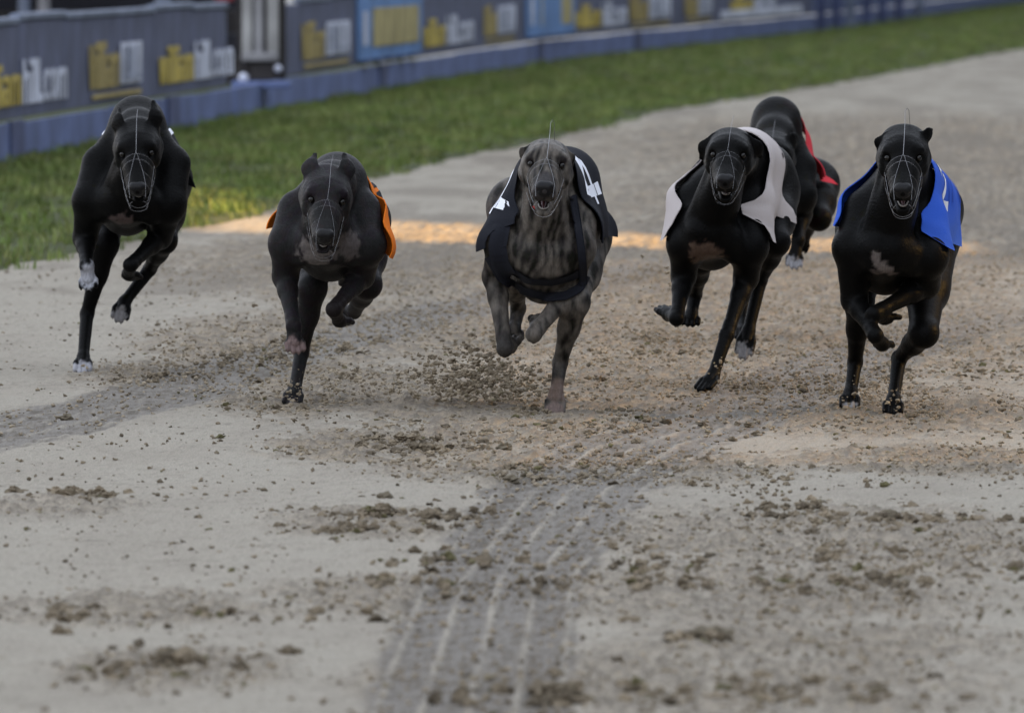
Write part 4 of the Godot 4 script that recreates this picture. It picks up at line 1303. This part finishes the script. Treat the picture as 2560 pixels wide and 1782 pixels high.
func cloth_mesh(c: Cloth, nu: int, nv: int, thick := 0.003) -> ArrayMesh:
	var st := new_st()
	st.set_smooth_group(0)
	var o := []
	var n := []
	for i in nu + 1:
		var ro := []
		var ri := []
		for j in nv + 1:
			ro.append(c.at(float(i) / nu, float(j) / nv, thick))
			ri.append(c.at(float(i) / nu, float(j) / nv))
		o.append(ro); n.append(ri)
	for i in nu:
		for j in nv:
			quad(st, o[i][j], o[i + 1][j], o[i + 1][j + 1], o[i][j + 1])
			quad(st, n[i][j], n[i][j + 1], n[i + 1][j + 1], n[i + 1][j])
	st.set_smooth_group(-1)
	for j in nv:
		quad(st, n[0][j], o[0][j], o[0][j + 1], n[0][j + 1])
		quad(st, o[nu][j], n[nu][j], n[nu][j + 1], o[nu][j + 1])
	for i in nu:
		quad(st, o[i][0], n[i][0], n[i + 1][0], o[i + 1][0])
		quad(st, n[i][nv], o[i][nv], o[i + 1][nv], n[i + 1][nv])
	return done(st)

func cloth_band(c: Cloth, path: Array, width: float, lift := 0.0016) -> ArrayMesh:
	# a printed or sewn band along (u, v) points on the cloth
	var st := new_st()
	st.set_smooth_group(0)
	var fine := []
	for i in path.size() - 1:
		for k in 8: fine.append(path[i].lerp(path[i + 1], k / 8.0))
	fine.append(path[-1])
	var rows := []
	for i in fine.size():
		var d: Vector2 = fine[mini(i + 1, fine.size() - 1)] - fine[maxi(i - 1, 0)]
		d.y *= 1.6
		var s := Vector2(-d.y, d.x / 1.6).normalized()
		var row := []
		for k in 5:
			var q: Vector2 = fine[i] + s * width * (k / 2.0 - 1.0) * 0.5
			row.append(c.at(clampf(q.x, 0.002, 1.0), clampf(q.y, 0.0, 1.0), 0.003 + lift))
		rows.append(row)
	for i in rows.size() - 1:
		for k in 4: quad(st, rows[i][k], rows[i + 1][k], rows[i + 1][k + 1], rows[i][k + 1])
	return done(st)

func front_strap(bones: Array, path: Array, width: float, off := 0.006) -> ArrayMesh:
	# a strap across the front of the chest: path of local (x, y); it is laid onto the chest from the front
	var st := new_st()
	st.set_smooth_group(0)
	var curve := Curve2D.new()
	for i in path.size():
		var q := Vector2(path[i][0], path[i][1])
		var a := Vector2(path[maxi(i - 1, 0)][0], path[maxi(i - 1, 0)][1])
		var b := Vector2(path[mini(i + 1, path.size() - 1)][0], path[mini(i + 1, path.size() - 1)][1])
		curve.add_point(q, (a - b) / 6.0, (b - a) / 6.0)
	var pts := curve.get_baked_points()
	var n := 40
	var len := curve.get_baked_length()
	var rows := []
	for i in n + 1:
		var q: Vector2 = curve.sample_baked(len * i / n)
		var d := (curve.sample_baked(minf(len * i / n + 0.004, len)) - curve.sample_baked(maxf(len * i / n - 0.004, 0.0))).normalized()
		var s := Vector2(-d.y, d.x)
		var row := []
		for k in 5:
			var w: Vector2 = q + s * width * (k / 4.0 - 0.5)
			var z := 0.30
			for step in 60:
				var f := shape_at(bones, Vector3(w.x, w.y, z)) - off
				if f < 0.0008 or z < -0.5: break
				z -= maxf(f * 0.8, 0.002)
			row.append(Vector3(w.x, w.y, z))
		rows.append(row)
	for i in n:
		for k in 4:
			var lift := Vector3(0, 0, 0.003)
			quad(st, rows[i][k] + lift, rows[i][k + 1] + lift, rows[i + 1][k + 1] + lift, rows[i + 1][k] + lift)
			quad(st, rows[i][k], rows[i + 1][k], rows[i + 1][k + 1], rows[i][k + 1])
		for k in [0, 4]:
			var lift := Vector3(0, 0, 0.003)
			quad(st, rows[i][k], rows[i][k] + lift, rows[i + 1][k] + lift, rows[i + 1][k])
	return done(st)

func patch_coat(base: Color, patches: Array, vary := 0.25) -> Callable:
	return func(q: Vector3) -> Color:
		var n := noise_b.get_noise_3d(q.x * 9.0, q.y * 9.0, q.z * 9.0)
		var c := base * (1.0 + vary * n)
		var m := n * 0.45 + noise_b.get_noise_3d(q.x * 38.0, q.y * 26.0, q.z * 30.0) * 0.7
		for e in patches:
			var d: float = (q - e[0]).length() / e[1] + m
			if d < 1.25: c = c.lerp(e[2], smoothstep(1.15, 0.75, d))
		return c

func brindle_coat(patches: Array) -> Callable:
	return func(q: Vector3) -> Color:
		var w := noise_b.get_noise_3d(q.x * 4.0, q.y * 4.0, q.z * 4.0)
		var stripe := sin(q.x * 150.0 + w * 12.0 + q.y * 22.0 * sin(q.x * 9.0)) * 0.5 + 0.5
		var n := noise_b.get_noise_3d(q.x * 30.0, q.y * 11.0, q.z * 14.0)
		var c := Color(0.158, 0.141, 0.121).lerp(Color(0.018, 0.016, 0.0155), clampf(0.6 * stripe + 0.9 * n + 0.16 + 0.5 * noise_a.get_noise_3d(q.x * 7.0, q.y * 4.0, q.z * 5.0), 0.0, 1.0))
		for e in patches:
			var d: float = (q - e[0]).length() / e[1] + n * 0.35
			if d < 1.25: c = c.lerp(e[2], smoothstep(1.15, 0.75, d))
		return c

func dog(pose: Dictionary, label: String, bulk: float, gape: float, loop: bool, coat: Callable) -> Dictionary:
	var p := joints(pose)
	var o := thing("greyhound", label, "dog", Vector3(pose.at[0], 0, pose.at[1]), "racing greyhounds on the sand track")
	build_body(o, p, bulk, gape, coat)
	face_parts(o, p, gape)
	wire_muzzle(o, p, loop, gape)
	return {"o": o, "p": p, "bones": torso_bones(p, bulk)}

func cloth_for(d: Dictionary, z0: float, z1: float, a0: float, a1: float) -> Cloth:
	var c := Cloth.new()
	c.bones = d.bones; c.p = d.p; c.host = self; c.noise = noise_c
	c.z0 = z0; c.z1 = z1; c.a0 = a0; c.a1 = a1
	return c

const DIGIT_TWO := [[0.30, 0.02], [0.14, 0.10], [0.10, 0.32], [0.24, 0.50], [0.52, 0.34], [0.86, 0.06], [0.90, 0.10], [0.90, 0.55]]
const DIGIT_ONE := [[0.25, 0.05], [0.1, 0.25], [0.9, 0.25]]
const DIGIT_FIVE := [[0.1, 0.5], [0.1, 0.08], [0.45, 0.08], [0.42, 0.36], [0.62, 0.5], [0.84, 0.38], [0.9, 0.05]]
const DIGIT_THREE := [[0.14, 0.06], [0.1, 0.38], [0.3, 0.46], [0.46, 0.22], [0.6, 0.48], [0.86, 0.4], [0.9, 0.06]]
const DIGIT_FOUR := [[0.92, 0.40], [0.08, 0.40], [0.66, 0.02], [0.66, 0.56]]
const DIGIT_SIX := [[0.12, 0.46], [0.3, 0.1], [0.6, 0.04], [0.88, 0.14], [0.88, 0.42], [0.66, 0.5], [0.56, 0.3], [0.62, 0.06]]

func numeral(c: Cloth, host: MeshInstance3D, digit: Array, u0: float, u1: float, v0: float, v1: float, width: float, m: Material, called := "number"):
	# digit points run 0..1 down the flank and 0..0.56 along the trunk
	var path := []
	for e in digit: path.append(Vector2(lerpf(u0, u1, e[1] / 0.56), lerpf(v0, v1, e[0])))
	obj(called, cloth_band(c, path, width), m, host)

func build_dogs():
	var black := Color(0.0052, 0.0046, 0.0045)
	# 1: black, striped jacket, left of the field
	var white := Color(0.34, 0.33, 0.33)
	var j := joints(POSE_1)
	var d := dog(POSE_1, "black greyhound with a white front paw and striped jacket, running nearest the grass", 1.0, 0.20, false, patch_coat(black, [[j.fL + Vector3(0, 0.004, 0.01), 0.038, Color(0.42, 0.43, 0.47)], [j.uL + Vector3(0, -0.002, 0.0), 0.042, Color(0.45, 0.45, 0.48)], [j.uR, 0.034, white * 0.8], [j.P + Vector3(-0.005, -0.055, 0.04), 0.035, Color(0.11, 0.085, 0.08)]]))
	var c := cloth_for(d, -0.30, -0.46, -112, 106)
	c.flare0 = 0.010; c.flare1 = 0.016; c.lead0 = 0.17; c.lead1 = 0.19; c.seed_ = 1.3
	var jk := obj("racing_jacket", cloth_mesh(c, 14, 44), mats.cloth_black, d.o)
	for v in [0.10, 0.30, 0.72, 0.90]:
		obj("white_stripe", cloth_band(c, [Vector2(0.0, v), Vector2(1.0, v)], 0.035), mats.print_white, jk)
	numeral(c, jk, DIGIT_SIX, 0.45, 0.85, 0.64, 0.76, 0.03, mats.print_red)
	# 2: blue-grey, orange jacket
	j = joints(POSE_2)
	d = dog(POSE_2, "dark grey greyhound in an orange jacket, pale flecks on its chest", 1.0, 0.20, false, patch_coat(Color(0.024, 0.0222, 0.023), [[j.P + Vector3(-0.03, -0.03, 0.06), 0.052, Color(0.17, 0.15, 0.145)], [j.P + Vector3(0.06, 0.0, 0.05), 0.05, Color(0.12, 0.105, 0.1)], [j.tL + Vector3(0, 0.003, 0.0), 0.03, Color(0.22, 0.16, 0.15)], [j.K, 0.075, Color(0.02, 0.017, 0.017)], [j.uL + Vector3(0, 0.0, 0.0), 0.012, white], [j.cR, 0.08, Color(0.02, 0.018, 0.019)], [j.skull + Vector3(-0.04, 0.0, 0.05), 0.03, Color(0.016, 0.015, 0.016)], [j.skull + Vector3(0.04, 0.0, 0.05), 0.03, Color(0.016, 0.015, 0.016)]], 0.3))
	c = cloth_for(d, -0.22, -0.48, -97, 118)
	c.flare0 = 0.010; c.flare1 = 0.006; c.lead0 = 0.13; c.lead1 = 0.25; c.seed_ = 2.1
	jk = obj("racing_jacket", cloth_mesh(c, 14, 44), mats.cloth_orange, d.o)
	numeral(c, jk, DIGIT_FIVE, 0.25, 0.75, 0.66, 0.84, 0.035, mats.print_black)
	numeral(c, jk, DIGIT_FIVE, 0.25, 0.75, 0.34, 0.16, 0.035, mats.print_black)
	# 3: brindle, black jacket with straps
	j = joints(POSE_3)
	d = dog(POSE_3, "brindle greyhound in a black strapped jacket with white numbers, head held up", 1.0, 0.27, true, brindle_coat([[j.gR, 0.05, Color(0.17, 0.125, 0.10)], [j.uR + Vector3(0, 0.01, 0), 0.03, Color(0.21, 0.16, 0.14)], [j.nose, 0.06, Color(0.05, 0.045, 0.045)], [j.skull + Vector3(-0.042, 0.008, 0.06), 0.0165, Color(0.03, 0.026, 0.026)], [j.skull + Vector3(0.042, 0.008, 0.06), 0.0165, Color(0.03, 0.026, 0.026)], [j.cL, 0.05, Color(0.05, 0.045, 0.04)]]))
	c = cloth_for(d, -0.05, -0.46, -116, 112)
	c.flare0 = 0.004; c.flare1 = 0.010; c.lead0 = 0.10; c.lead1 = 0.02; c.seed_ = 3.7
	jk = obj("racing_jacket", cloth_mesh(c, 16, 48), mats.cloth_black, d.o)
	numeral(c, jk, DIGIT_FOUR, 0.06, 0.62, 0.58, 0.86, 0.06, mats.print_white)
	numeral(c, jk, DIGIT_FOUR, 0.5, 0.04, 0.36, 0.12, 0.06, mats.print_white)
	obj("piping", cloth_band(c, [Vector2(0.5, 0.5), Vector2(0.52, 0.75), Vector2(0.5, 0.98)], 0.012, 0.003), mats.print_black, jk)
	var full: Array = d.bones + limb_bones(d.p, 1.0)
	obj("chest_strap", front_strap(full, [[-0.135, 0.47], [-0.10, 0.405], [-0.045, 0.372], [0.02, 0.368], [0.075, 0.38], [0.11, 0.40]], 0.019), mats.cloth_black, jk)
	obj("chest_strap", front_strap(full, [[-0.155, 0.44], [-0.12, 0.38], [-0.06, 0.343], [0.005, 0.327], [0.06, 0.331], [0.10, 0.352], [0.12, 0.385]], 0.024), mats.cloth_black, jk)
	obj("side_strap", front_strap(full, [[0.080, 0.61], [0.092, 0.54], [0.102, 0.47], [0.108, 0.41], [0.110, 0.36]], 0.022, 0.008), mats.cloth_black, jk)
	obj("side_strap", front_strap(full, [[-0.118, 0.53], [-0.130, 0.47], [-0.122, 0.42], [-0.10, 0.382]], 0.05, 0.008), mats.cloth_black, jk)
	obj("collar", front_strap(full, [[-0.03, 0.585], [-0.015, 0.572], [0.005, 0.57]], 0.009, 0.004), mats.print_red, d.o)
	# 4: black, white jacket
	j = joints(POSE_4)
	d = dog(POSE_4, "black greyhound in a white jacket, reaching out with one straight foreleg", 1.0, 0.17, false, patch_coat(black * 1.15, [[j.P + Vector3(-0.005, -0.062, 0.04), 0.05, Color(0.125, 0.085, 0.065)], [j.uR + Vector3(0, -0.005, 0), 0.034, Color(0.28, 0.27, 0.27)]]))
	c = cloth_for(d, -0.10, -0.42, -122, 122)
	c.flare0 = 0.0; c.flare1 = 0.002; c.lead0 = 0.13; c.lead1 = 0.13; c.seed_ = 4.4
	jk = obj("racing_jacket", cloth_mesh(c, 16, 48), mats.cloth_white, d.o)
	numeral(c, jk, DIGIT_THREE, 0.78, 0.98, 0.64, 0.74, 0.02, mats.print_black)
	numeral(c, jk, DIGIT_THREE, 0.9, 0.5, 0.38, 0.2, 0.04, mats.print_black)
	# 5: black, blue jacket
	j = joints(POSE_5)
	d = dog(POSE_5, "black greyhound in a blue jacket numbered 2, white blaze on its chest", 1.0, 0.27, true, patch_coat(black, [[j.P + Vector3(-0.010, -0.030, 0.05), 0.024, Color(0.17, 0.15, 0.14)], [j.P + Vector3(0.0, -0.052, 0.05), 0.025, Color(0.19, 0.165, 0.155)], [j.P + Vector3(-0.022, -0.012, 0.06), 0.020, Color(0.16, 0.14, 0.13)], [j.P + Vector3(0.018, -0.070, 0.035), 0.020, Color(0.14, 0.115, 0.11)], [j.P + Vector3(-0.026, -0.062, 0.035), 0.018, Color(0.10, 0.085, 0.08)], [j.uL + Vector3(0, 0.006, 0.015), 0.017, white]]))
	c = cloth_for(d, -0.10, -0.43, -100, 116)
	c.flare0 = 0.0; c.flare1 = 0.004; c.lead0 = 0.10; c.lead1 = 0.14; c.seed_ = 5.2
	jk = obj("racing_jacket", cloth_mesh(c, 16, 48), mats.cloth_blue, d.o)
	numeral(c, jk, DIGIT_TWO, 0.18, 0.62, 0.62, 0.84, 0.05, mats.print_white)
	numeral(c, jk, DIGIT_TWO, 0.55, 0.12, 0.36, 0.12, 0.035, mats.print_white)
	for u in [0.62, 0.70, 0.985]:
		obj("piping", cloth_band(c, [Vector2(u, 0.35), Vector2(u, 0.6), Vector2(u, 0.8)], 0.014, 0.003), mats.cloth_navy, jk)
	# 6: black, red jacket, behind
	j = joints(POSE_6)
	d = dog(POSE_6, "black greyhound in a red jacket, half hidden behind the white-jacketed dog", 0.98, 0.3, false, patch_coat(black * 0.95, [[j.tR + Vector3(0, -0.008, 0), 0.036, Color(0.34, 0.34, 0.36)]]))
	c = cloth_for(d, -0.24, -0.38, -96, 99)
	c.flare0 = 0.006; c.flare1 = 0.012; c.lead0 = 0.15; c.lead1 = 0.15; c.seed_ = 6.6
	jk = obj("racing_jacket", cloth_mesh(c, 14, 44), mats.cloth_red, d.o)
	numeral(c, jk, DIGIT_ONE, 0.3, 0.6, 0.62, 0.88, 0.035, mats.print_white)
	numeral(c, jk, DIGIT_ONE, 0.6, 0.3, 0.38, 0.12, 0.035, mats.print_white)
